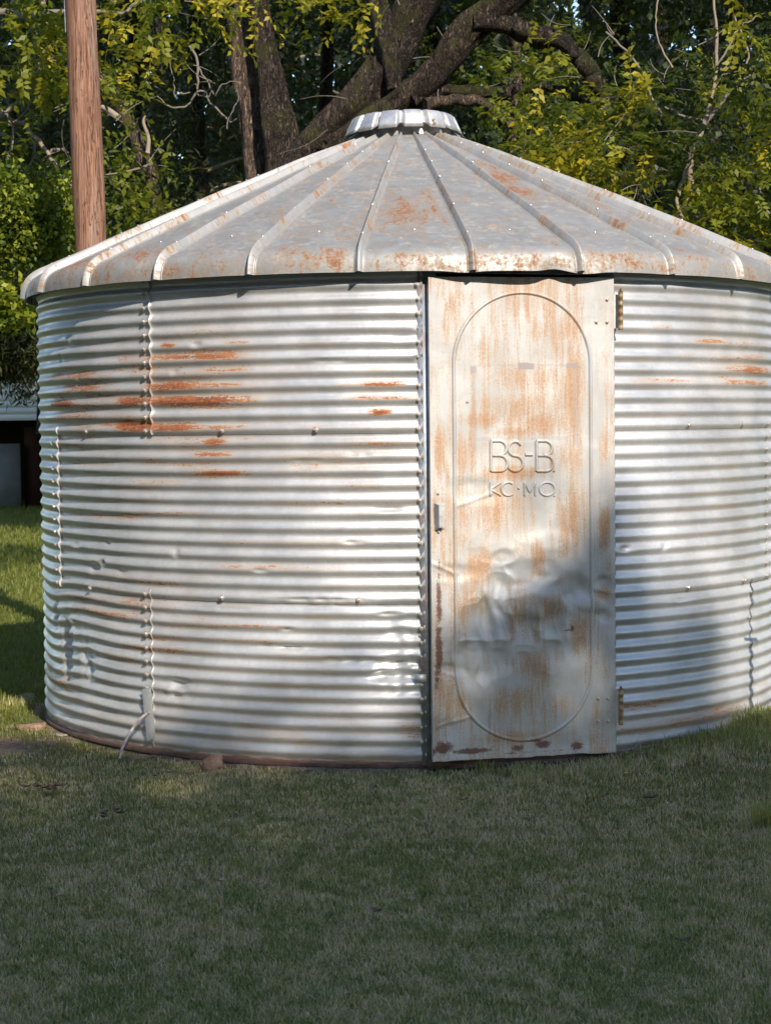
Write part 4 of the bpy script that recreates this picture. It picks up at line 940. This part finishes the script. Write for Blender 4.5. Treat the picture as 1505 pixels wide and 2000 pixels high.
limb_obj('limb', [(60, 262, 6), (70, 300, 5), (45, 335, 4), (20, 330, 3)], M_TWIG, wl, 15.4, 6, .1, 36, 30, .04)
limb_obj('limb', [(135, 300, 8), (110, 290, 7), (90, 310, 6)], M_TWIG, wl, 15.9, 6, .1, 37, 20, .04)
limb_obj('limb', [(80, -20, 12), (88, 30, 9), (95, 80, 7), (70, 130, 5)], M_BARKS, wl, 16.4, 7, .1, 38, 30, .04)
def dens_tl(x, y):
    d = np.where(y < 110, np.where(x < 480, .95, .55), .0)
    d = np.where((x > 190) & (x < 350) & (y > 90) & (y < 180), .6, d); d = np.where((x > 340) & (y > 25), .0, d)
    d = np.where((x < 130), .6*np.clip(1-(y-120)/200, 0, 1), d); return np.clip(d*(.25+1.4*(fbm(x/70., y/70., 3, 91) > .48)), 0, 1)
def comp_cloud(n, win, dens, clump=7, spread=.2, lt=(.35, .9), length=.26, ll=.06, lw=.024, seed=0):
    P, tt, idx = pxcloud(n, *win, clump, spread, dens)
    nd = idx.max()+1; base_d = rand_dirs(nd, -.1)[idx]+rng.normal(0, .6, (n, 3)); base_d[:, 2] -= .12
    return P, base_d, lt[0]+(lt[1]-lt[0])*tt
P, Dd, tt = comp_cloud(420, (-30, 720, -60, 480, 14.6, 16.6), dens_tl, 6, .2, (.4, .95))
# the nearest compound leaves are leaves of their own, the rest are one crown
order = np.argsort(((P-CAM) @ AX[1])); near = order[:110]; rest = order[110:]
crown_obj('crown', [compound(P[rest], Dd[rest], .30, 5, .085, .045, tt[rest])], M_WAL, wl)
LM = []
for k_ in range(8):
    V, Fq, t_ = compound(np.zeros((1, 3)), np.array([[1, 0, -.15]]), .30, 6, .084, .045, np.array([.45+.07*k_]), .3)
    o = mesh_obj('leaf', V, Fq, M_WAL, None, False, {'tint': t_}); LM.append(o.data); bpy.data.objects.remove(o)
for j in near:
    d = Dd[j]; rot = Vector(d).to_track_quat('X', 'Z').to_matrix()
    o = bpy.data.objects.new('leaf', LM[int(tt[j]*7.9) % 8]); COL.objects.link(o); o.parent = wl
    o.matrix_basis = Matrix.Translation(Vector(P[j]-np.array(wl.location))) @ rot.to_4x4()
# 7 bright bush low on the left
bs = tree('leafy_bush', 60, 15.6, 'bright green leafy sapling left of the utility pole', cat='shrub')
for i, rows in enumerate([[(110, 850, 20), (90, 560, 14), (70, 430, 9), (50, 340, 5)], [(85, 520, 10), (130, 440, 6), (150, 380, 4)], [(85, 520, 8), (30, 430, 6), (-10, 380, 4)]]): limb_obj('stem', rows, M_BARKS, bs, 15.8, 7, .1, 40+i, 24)
P, tt, _ = pxcloud(15000, -60, 138, 320, 510, 14.9, 16.2, 40, .12, lambda x, y: np.clip(1.1-np.abs(y-430)/120, .1, 1))
P2, tt2, _ = pxcloud(1500, -60, 50, 555, 635, 14.9, 15.6, 20, .10)
crown_obj('crown', [leaves(P, .05, .038, .1+.9*tt, .5), leaves(P2, .065, .05, .5+.5*tt2, .5)], M_BRIGHT, bs)
# 8 cedar bough
cd = tree('cedar_tree', -60, 19.5, 'olive green cedar drooping in front of the white shed')
limb_obj('trunk', [(-110, 850, 60), (-100, 500, 50), (-90, 200, 40)], M_BARKD, cd, 19.8, 10, .15, 45, 30)
for i, (a_, b_) in enumerate((((-100, 560), (70, 690)), ((-100, 640), (50, 740)), ((-100, 500), (80, 600)))): limb_obj('limb', [(*a_, 14), ((a_[0]+b_[0])/2, (a_[1]+b_[1])/2-12, 9), (*b_, 4)], M_BARKS, cd, 19.4, 6, .1, 46+i, 20)
def cedar_pts(n, win, tl=(.1, 1)):
    P, tt, _ = pxcloud(n, *win, 60, .13); return leaves(P, .11, .022, tl[0]+(tl[1]-tl[0])*tt, .8)
crown_obj('crown', [cedar_pts(15000, (-80, 78, 585, 724, 18.8, 20.4)), cedar_pts(5000, (-80, 60, 500, 640, 19, 20.4), (0, .5)), cedar_pts(200, (45, 78, 735, 765, 19, 19.6))], M_CEDAR, cd)
# 9 yellow green walnut on the right
wr = tree('walnut_tree', 1380, 17.5, 'broad yellow green tree filling the right behind the roof')
limb_obj('trunk', [(1335, 850, 40), (1338, 600, 34), (1330, 450, 14), (1345, 380, 14), (1352, 300, 13), (1375, 240, 9), (1392, 180, 6), (1400, 100, 7), (1395, 20, 5), (1390, -40, 4)], M_BARKS, wr, 16.4, 8, .15, 51, 60, .02)
for i, rows in enumerate([[(1375, 240, 9), (1420, 190, 7), (1460, 150, 5), (1500, 140, 4)], [(1352, 300, 7), (1335, 350, 8), (1322, 390, 7), (1335, 440, 7)], [(1375, 240, 6), (1330, 225, 5), (1300, 210, 4)], [(1345, 390, 6), (1375, 430, 5), (1400, 410, 3)],
    [(1400, 130, 4), (1440, 60, 4), (1480, 30, 3)], [(1430, 30, 4), (1460, 110, 4), (1440, 180, 3)], [(1290, 225, 6), (1240, 120, 5), (1180, 60, 4)], [(1310, 130, 4), (1280, 60, 3), (1285, 0, 3)], [(1480, 360, 5), (1500, 420, 5)], [(1350, 420, 5), (1390, 440, 4), (1410, 450, 3)]]):
    limb_obj('limb', rows, M_BARKS if i % 2 else M_TWIG, wr, 16.3, 6, .1, 52+i, 24, .025)
limb_obj('limb', [(1330, 455, 16), (1400, 458, 20), (1450, 472, 22), (1520, 505, 24)], M_BARKD, wr, 16.9, 10, .2, 63, 30, .03)
def dens_r(x, y):
    lim = 150+np.clip((1180-x)*.45, -20, 150)
    d = np.clip((y-lim)/60, 0.0, 1); d = np.where(y < lim, .10, d); return np.clip(d*(.3+1.2*(fbm(x/80., y/60., 3, 92) > .42)), 0, 1)
P, Dd, tt = comp_cloud(1500, (930, 1620, 20, 560, 15.4, 18.2), dens_r, 10, .17, (.0, 1.0), .30, .09, .036)
ppx = 752.5+F_*((P-CAM) @ AX[0])/((P-CAM) @ AX[1]); ppy = CY_-F_*((P-CAM) @ AX[2])/((P-CAM) @ AX[1])
keep = (ppx > 925+np.clip(260-ppy, 0, 200)*.3); P, Dd, tt = P[keep], Dd[keep], tt[keep]
order = np.argsort(((P-CAM) @ AX[1])); near = order[:170]; rest = order[170:]
crown_obj('crown', [compound(P[rest], Dd[rest], .30, 5, .092, .048, tt[rest])], M_WAL, wr)
for j in near:
    rot = Vector(Dd[j]).to_track_quat('X', 'Z').to_matrix()
    o = bpy.data.objects.new('leaf', LM[int(tt[j]*7.9) % 8]); COL.objects.link(o); o.parent = wr
    o.matrix_basis = Matrix.Translation(Vector(P[j]-np.array(wr.location))) @ rot.to_4x4()
for tree_, box_, n_, dd_ in ((wr, (960, 1500, 60, 460), 60, (15.6, 17.4)), (wl, (-10, 470, -10, 330), 46, (15, 16.8)), (big, (620, 1180, 0, 260), 30, (18, 20.5))):
    tw = []
    for _ in range(n_):
        x_, y_, d_ = rng.uniform(box_[0], box_[1]), rng.uniform(box_[2], box_[3]), rng.uniform(*dd_); a_ = rng.uniform(0, 2*np.pi); L_ = rng.uniform(30, 110); c_ = rng.uniform(-.6, .6)
        p_ = [[*at(x_+math.cos(a_+c_*q)*L_*q, y_+math.sin(a_+c_*q)*L_*q*.8, d_+.2*q), (2.6-1.8*q)/F_*d_/2] for q in (0, .33, .66, 1)]
        sp_ = smooth_path(p_, 10); tw.append(tube(sp_[:, :3], np.maximum(sp_[:, 3], .0015), 4, 0, 0, False))
    V, Fq = join(tw); o = under(mesh_obj('twigs', V, Fq, M_TWIG), tree_); o['kind'] = 'stuff'
# 10 darker broadleaf behind it, upper right
br = tree('broadleaf_tree', 1250, 22.5, 'dark bluish green leafy tree behind the yellow one, upper right')
limb_obj('trunk', [(1240, 850, 60), (1230, 300, 50), (1210, 50, 40), (1200, -80, 30)], M_BARKD, br, 22.8, 10, .15, 65, 30)
P, tt, _ = pxcloud(9000, 980, 1640, -120, 330, 21, 24.5, 50, .28, lambda x, y: np.clip(.1+1.2*(fbm(x/60., y/60., 3, 93) > .42), 0, 1))
crown_obj('crown', [leaves(P, .11, .065, .25+.75*tt, .4)], M_DARKL, br)
# 11 understorey leaves right behind the roof, between limbs
un = tree('understorey_tree', 1000, 20.6, 'slender dark tree with scattered yellow leaves right of the roof cap')
limb_obj('trunk', [(1010, 850, 26), (1000, 400, 22), (1010, 150, 16), (1000, 0, 12)], M_BARKL, un, 20.8, 8, .15, 66, 30)
P, Dd, tt = comp_cloud(330, (880, 1200, 40, 300, 19.4, 21.2), None, 7, .25, (.2, .7), .26, .06, .025)
crown_obj('crown', [compound(P, Dd, .26, 5, .066, .028, tt)], M_WAL, un)
# 12 dark cedars in the wood, each its own tree
wood = [(98, 31, 'beyond the pole, far behind the bush', 0), (-75, 27, 'left of the pole', 0), (260, 25, 'just right of the pole', 1), (400, 23.5, 'between the leaning tree and the pale trunk', 1), (470, 31, 'far back behind the pale trunk', 0), (620, 25.5, 'between the dark trunk and the massive limb', 1), (700, 33, 'deep behind the massive limb', 0),
        (860, 28, 'behind the roof cap', 0), (980, 30, 'behind the right limbs', 0), (1130, 28, 'behind the curved right limb', 1), (1290, 31, 'behind the yellow tree', 0), (1450, 28, 'at the right edge behind the yellow tree', 1), (180, 36, 'farthest back beyond the pole', 0), (330, 34, 'deep in the wood beyond the leaning tree', 0), (1380, 38, 'deepest in the wood on the right', 0), (560, 38, 'deepest in the wood behind the upright trunks', 0)]
for i, (px, d, where, kind) in enumerate(wood):
    tr_ = tree('cedar_tree' if kind else 'forest_tree', px, d, ('dark green cedar ' if kind else 'dense dark leafy tree ')+where)
    limb_obj('trunk', [(px+rng.uniform(-10, 10), 850, 36), (px, 500, 32), (px+rng.uniform(-20, 20), 100, 26), (px+rng.uniform(-25, 25), -120, 18)], M_BARKD, tr_, d, 8, .15, 100+i, 20)
    for b_ in range(5):
        y_ = rng.uniform(60, 520); sg = rng.choice((-1, 1)); limb_obj('limb', [(px, y_+20, 9), (px+sg*50, y_, 6), (px+sg*110, y_+rng.uniform(-20, 40), 3)], M_BARKS if b_ % 2 else M_TWIG, tr_, d, 5, .1, 120+i*5+b_, 10)
    n_ = 3600 if kind else 2700
    hw = 115*25/d+40
    P, tt, _ = pxcloud(n_, px-hw, px+hw, -100, 640, d-.9, d+.9, 50, .30)
    crown_obj('crown', [leaves(P, .17, .035, .05+.75*tt, .5) if kind else leaves(P, .17, .10, .05+.7*tt, .4)], M_CEDAR if kind else M_DARKL, tr_)
# wood continued by unseen trees at the yard sides, added to block low sky
for i, (x_, y_, where) in enumerate(((-9.5, 3.5, 'left side of the yard, nearest the shed'), (-10.5, -2.5, 'left side of the yard, beside the bin'), (-11, -8.5, 'left side of the yard, beside the photographer'), (-10.5, -14.5, 'left side of the yard, at the back corner'),
        (10.5, 3.5, 'right side of the yard, farthest along'), (13, -2, 'right side of the yard, beside the bin'))):
    tr_ = empty('forest_tree', (x_, y_, -.03), 'unseen leafy woodland tree added on the '+where, 'tree')
    V, Fq = tube([[x_, y_, -.1], [x_+.1, y_, 3], [x_, y_+.1, 7]], [.2, .16, .08], 9, .1, i); under(mesh_obj('trunk', V, Fq, M_BARKD), tr_)
    crown_obj('crown', [blob((x_, y_, 5.4), 2.6, 3.4, 4.6, 4200, .34, .2, .1, .9, 30, .4, .5)], M_DARKL, tr_)
# far wood that reads as one mass
fw = []
for k_ in range(1):
    P, tt, _ = pxcloud(24000, -400, 1900, -220, 800, 42, 52, 60, .8)
    fw.append(leaves(P, .55, .32, .05+.5*tt, .3))
    P2, tt2, _ = pxcloud(10500, -400, 1900, -220, 820, 50, 56, 3, .8)
    fw.append(leaves(P2, .8, .5, .05+.3*tt2, .3))
Vf, Ff = join([(w_[0], w_[1]) for w_ in fw]); Tf = np.concatenate([w_[2] for w_ in fw])*.4; tag(mesh_obj('distant_wood', Vf, Ff, M_DARKL, None, False, {'tint': np.clip(Tf, 0, 1)}), 'dark far woodland closing the view behind all the trees', 'woodland', kind='stuff')

# ------------------------------------------------------------------ white shed, far left
SD = 35.0
sh = empty('shed', tuple(ground_at(40, 985, -.03)), 'low white clapboard shed with a dark opening at the far left', 'shed')
hz = lambda y_: at(40, y_, SD)[2]
xl, xr = at(-330, 900, SD), at(230, 900, SD); dx = (xr-xl); dx[2] = 0; Wd = np.linalg.norm(dx); dx /= Wd; dy = np.array([-dx[1], dx[0], 0])
M_WH = mat_plain('white_paint_board', (.74, .76, .78), .6, 0, .06, 3); M_DK = mat_plain('dark_interior', (.02, .016, .014), .9)
M_GD = mat_plain('grey_peeling_door', (.16, .18, .19), .8, 0, .5, 2.5); M_BR = mat_plain('rusty_brown_panel', (.05, .022, .012), .8, 0, .4, 3)
def sbox(x0, x1, y0, y1, z0, z1):
    V, Fq = box((x0+x1)/2, (y0+y1)/2, (z0+z1)/2, x1-x0, y1-y0, z1-z0); o_ = np.array([xl[0], xl[1], 0]); return o_+V[:, :1]*dx+V[:, 1:2]*dy+V[:, 2:]*np.array([0, 0, 1.]), Fq
ztop = hz(822)
for i in range(9):
    V, Fq = sbox(0, Wd, -.02-.012*(i % 1), .02, ztop+i*.125, ztop+i*.125+.131); V[[0, 1, 4, 5]] -= 0
    V[:4] -= dy*.014
    under(mesh_obj('siding_board', V, Fq, M_WH, None, False), sh)
for x0, x1 in ((0, .9), (Wd-1.2, Wd)):
    V, Fq = sbox(x0, x1, 0.03, .12, -.05, ztop); under(mesh_obj('wall', V, Fq, M_WH, None, False), sh)
V, Fq = sbox(0, Wd, 3.0, 3.1, -.05, ztop+1.1); under(mesh_obj('back_wall', V, Fq, M_DK, None, False), sh)
V, Fq = join([sbox(-.1, 0, 0.03, 3.1, -.05, ztop+1.1), sbox(Wd, Wd+.1, .03, 3.1, -.05, ztop+1.1)]); under(mesh_obj('side_wall', V, Fq, M_DK, None, False), sh)
V, Fq = sbox(-.3, Wd+.3, -.3, 3.3, ztop+1.12, ztop+1.2); under(mesh_obj('roof', V, Fq, M_WH, None, False), sh)
fx = lambda px: float((at(px, 900, SD)-xl) @ dx)
V, Fq = sbox(fx(-80), fx(27), .6, .66, -.03, hz(868)); under(mesh_obj('grey_door', V, Fq, M_GD, None, False), sh)
V, Fq = sbox(fx(30), fx(66), .9, .95, -.03, hz(835)); under(mesh_obj('brown_panel', V, Fq, M_BR, None, False), sh)

# ------------------------------------------------------------------ trees behind the camera whose shade lies over the lawn
prof_x = np.array([-14, -6, 0, 3.5, 5.66, 6.8, 7.26, 7.84, 8.4, 8.85, 9.2, 9.5, 9.8, 10.3, 11.1, 13, 18, 26])
prof_h = -.62+np.array([16.5, 17.3, 17.2, 17.2, 17.6, 17.42, 17.1, 17.2, 17.62, 18.06, 18.05, 17.82, 17.38, 17.15, 17.8, 18.0, 17.6, 16.8])
for i, cx_ in enumerate((-9, -3, 2.5, 7.5, 12.5, 18, 24)):
    tr_ = empty('shade_tree', (cx_, -25.3, -.03), 'tall leafy tree in the row behind the photographer', 'tree', 'trees behind the photographer')
    V, Fq = tube(smooth_path([[cx_, -25.3, -.1, .28], [cx_+.1, -25.2, 4, .22], [cx_-.2, -25.3, 9, .16], [cx_, -25.2, 15, .07]], 20)[:, :3], np.linspace(.3, .06, 19)[:19] if False else np.interp(np.linspace(0, 1, len(smooth_path([[0, 0, 0, 0], [1, 0, 0, 0], [2, 0, 0, 0], [3, 0, 0, 0]], 20))), [0, 1], [.3, .06]), 10, .1, i)
    under(mesh_obj('trunk', V, Fq, M_BARKD), tr_)
    n_ = 23000; x_ = cx_+rng.uniform(-3.4, 3.4, n_); yy = rng.uniform(-26.2, -24.4, n_); h_ = np.interp(x_-.0, prof_x, prof_h)+.745*(yy+25)+.18*(fbm(x_*1.6, yy*1.2, 3, 95)-.5)
    zz = 2.5+(h_-2.5)*rng.uniform(0, 1, n_)**.75; zz = np.where(rng.uniform(size=n_) < .06, h_+rng.uniform(-.1, .30, n_), zz)
    crown_obj('crown', [leaves(np.stack([x_, yy, zz-.12], -1), .34, .24, rng.uniform(.2, .9, n_), .2)], M_BRIGHT, tr_)

# ------------------------------------------------------------------ lawn grass
def blades(X, Y, h, w, tint, lean=.9, nz=0):
    n = len(X); B = np.stack([X, Y, ground_z(X, Y)-.003], -1); az = rng.uniform(0, 2*np.pi, n); d = np.stack([np.cos(az), np.sin(az), 0*az], -1)
    az2 = az+rng.normal(np.pi/2, .5, n); s_ = np.stack([np.cos(az2), np.sin(az2), 0*az2], -1)*w[:, None]*.5
    ln = (np.abs(rng.normal(.0, lean, n))+.12)[:, None]; up = np.array([0, 0, 1.])
    q1 = d*ln*.30+up; q1 /= np.linalg.norm(q1, axis=1)[:, None]; q2 = d*ln*1.3+up*.85; q2 /= np.linalg.norm(q2, axis=1)[:, None]
    M1 = B+q1*h[:, None]*.5; M2 = M1+q2*h[:, None]*.5
    V = np.stack([B-s_, B+s_, M1+s_*.85, M1-s_*.85, M2+s_*.12, M2-s_*.12], 1).reshape(-1, 3); i = np.arange(n)[:, None]*6
    Fq = np.vstack([i+np.array([[0, 1, 2, 3]]), i+np.array([[3, 2, 4, 5]])]); return V, Fq, np.repeat(tint, 6)
M_GRASS = mat_leaf('grass_blade', [(0, (.12, .14, .034)), (1, (.80, .62, .44)), (.30, (.23, .25, .075)), (.55, (.38, .36, .13)), (.78, (.60, .48, .28))], .25, .55)
def lawn(n, d0, d1, x0, x1, hmin, hmax, wd, keepf=None, far=False):
    u = rng.uniform(size=n*2); d = (d0**-1+(d1**-1-d0**-1)*u)**-1 if not far else np.exp(rng.uniform(math.log(d0), math.log(d1), n*2))
    px = rng.uniform(x0, x1, n*2); X = CAM[0]+d*(AX[1][0]+AX[0][0]*(px-752.5)/F_); Y = CAM[1]+d*(AX[1][1]+AX[0][1]*(px-752.5)/F_)
    r = np.hypot(X, Y); dirt = dirt_f(X, Y)*(1+.8*(fbm(X*9, Y*9, 2, 98)-.5)); k_ = (r > 2.175) & (rng.uniform(size=len(X)) > dirt*1.25)
    X, Y, d, r = X[k_][:n], Y[k_][:n], d[k_][:n], r[k_][:n]; n_ = len(X)
    pat = fbm(X*1.5, Y*1.5, 4, 96); pat2 = fbm(X*15, Y*11, 3, 97)
    t = .42+.22*(pat-.5)+.45*(pat2-.5)+rng.normal(0, .25, n_)
    dead = rng.uniform(size=n_) < np.clip(.20+.9*(pat2-.5)+.5*(pat-.5), .05, .45); t = np.where(dead, rng.uniform(.72, 1, n_), t)
    h = rng.uniform(hmin, hmax, n_)*(.65+.8*fbm(X*4, Y*4, 3, 99)); h = h*.5+.5*(hmin+hmax)/2*rng.uniform(.6, 1.4, n_); h *= np.where((r < 2.6) & (X > .3), 1.5, 1.0)
    if far: t = .48+.5*(pat2-.5)+rng.normal(0, .12, n_)
    w = wd*rng.uniform(.6, 1.3, n_)
    if far: w *= d/14; h *= np.clip(d/16, .8, 1.6)
    return blades(X, Y, h, w, np.clip(t, 0, 1))
parts = [lawn(460000, 4.7, 9.9, -230, 1740, .014, .034, .0028)]
Vg, Fg, Tg = parts[0]; tag(mesh_obj('lawn_grass', Vg, Fg, M_GRASS, None, False, {'tint': Tg}), 'short dull green lawn grass mixed with dry tan blades in the shade', 'grass', kind='stuff')
M_GRASSF = mat_leaf('sunlit_grass_blade', [(0, (.05, .065, .014)), (1, (.26, .22, .08)), (.5, (.15, .175, .026))], .35, .5)
Vg, Fg, Tg = lawn(70000, 9.3, 40, -330, 160, .04, .07, .006, None, True); tag(mesh_obj('far_grass', Vg, Fg, M_GRASSF, None, False, {'tint': Tg}), 'brighter green grass left of and beyond the bin', 'grass', kind='stuff')
# longer tufts against the right foot and under the door
def tuft(px, py, n, h, sp, label, z=-.02, tl=(.1, .5), name='grass_tuft'):
    g = ground_at(px, py, z); X = g[0]+rng.normal(0, sp, n); Y = g[1]+rng.normal(0, sp*.6, n); k_ = np.hypot(X, Y) > 2.17; X, Y = X[k_], Y[k_]; n_ = len(X)
    V, Fq, T = blades(X, Y, h*rng.uniform(.5, 1.1, n_), np.full(n_, .0045), rng.uniform(*tl, n_), .7)
    c = np.array([g[0], g[1], z]); o = mesh_obj(name, V-c, Fq, M_GRASS, None, False, {'tint': T}); o.location = c; return tag(o, label, 'grass tuft', kind='stuff')
tuft(1490, 1445, 900, .11, .13, 'tall dark grass clump against the right foot of the bin')
tuft(1420, 1470, 700, .08, .16, 'shorter grass left of the tall right clump')
tuft(1200, 1478, 380, .085, .05, 'grass growing round the lower right door corner')
tuft(1300, 1474, 800, .06, .2, 'low grass band below the wall right of the door')
tuft(945, 1503, 200, .07, .035, 'small dark grass tuft under the left half of the door')
tuft(1020, 1502, 160, .05, .05, 'tiny grass tuft under the middle of the door')
tuft(1500, 1615, 160, .14, .04, 'long bladed weed in the lawn at the right edge', tl=(.2, .45))
tuft(30, 1385, 240, .09, .06, 'sunlit weed tuft beside the stones on the left', tl=(.4, .7))
tuft(100, 1350, 240, .08, .06, 'weeds in the shade of the bin left foot', tl=(.1, .4))
# dandelion
g = ground_at(1223, 1524, -.02); dn = empty('dandelion', tuple(g), 'single yellow flower in the lawn below the right wall', 'flower')
V, Fq = tube([[g[0], g[1], g[2]-.02], [g[0], g[1], g[2]+.03]], [.0015, .0015], 5); under(mesh_obj('stem', V, Fq, M_BRIGHT), dn)
pv, pf = [], []
for i in range(26):
    a_ = i*2.4; r_ = .004+.012*(i/26.); c = g+np.array([0, 0, .03]); d_ = np.array([math.cos(a_), math.sin(a_), .5-.4*i/26]); s_ = np.array([-math.sin(a_), math.cos(a_), 0])*.002
    pv.append(np.array([c-s_, c+s_, c+d_*r_+s_*1.3, c+d_*r_-s_*1.3])); pf.append(np.array([[0, 1, 2, 3]]))
V, Fq = join(list(zip(pv, pf))); under(mesh_obj('petals', V, Fq, mat_plain('yellow_petal', (.72, .48, .02), .6), None, False), dn)
# fallen leaves
M_DL = mat_plain('dead_leaf', (.12, .075, .05), .8, 0, .4, 60); M_DL2 = mat_plain('tan_leaf', (.36, .25, .17), .8, 0, .3, 60)
def dead_leaf(px, py, s, mat, label, z=.012, n=1):
    g = ground_at(px, py, z); parts = []
    for i in range(n):
        c = g+np.array([rng.normal(0, s*.9), rng.normal(0, s*.7), rng.uniform(0, .008)]) if n > 1 else g
        a_ = rng.uniform(0, 6.28); u = np.linspace(-1, 1, 6); w = np.sqrt(np.clip(1-u*u, 0, 1))*.62*(1+.25*np.sin(u*9+i)); rows = []
        for k_, ww in zip(u, w):
            for sg in (-1, 0, 1): rows.append([k_*s*.5, sg*ww*s*.5, .10*s*abs(sg)+.16*s*k_*k_+rng.uniform(0, .06)*s])
        rows = np.array(rows); ca, sa = math.cos(a_), math.sin(a_); rows = np.stack([rows[:, 0]*ca-rows[:, 1]*sa, rows[:, 0]*sa+rows[:, 1]*ca, rows[:, 2]], -1)
        parts.append((rows+c, grid_faces(6, 3)))
    V, Fq = join(parts); o = mesh_obj('fallen_leaf' if n == 1 else 'leaf_litter', V-g, Fq, mat, None, True); o.location = g
    return tag(o, label, 'leaf' if n == 1 else 'leaf litter', kind=None if n == 1 else 'stuff')
dead_leaf(98, 1541, .055, M_DL, 'patch of dark curled dead leaves on the lawn at the left', n=9)
dead_leaf(216, 1592, .050, M_DL, 'small dark clump of dead leaves in front of the bent rod', n=5)
dead_leaf(312, 1517, .035, M_DL, 'tiny dark leaf clump left of the upright reddish rock', n=4)
dead_leaf(433, 1724, .045, M_DL2, 'pale tan fallen leaf in the middle left of the lawn')
dead_leaf(118, 1752, .04, M_DL2, 'reddish tan leaf low on the left of the lawn')
dead_leaf(1333, 1840, .05, M_DL, 'dark brown fallen leaf low on the right of the lawn')
dead_leaf(905, 1565, .04, M_DL, 'dark brown fallen leaf in the lawn in front of the door')
dead_leaf(735, 1782, .045, M_DL, 'dark brown fallen leaf near the middle of the lawn')
dead_leaf(1280, 1494, .04, M_DL2, 'tan leaf in the grass beneath the right wall')
dead_leaf(1268, 1562, .045, M_DL, 'dead leaves lying right of the yellow flower', n=5)
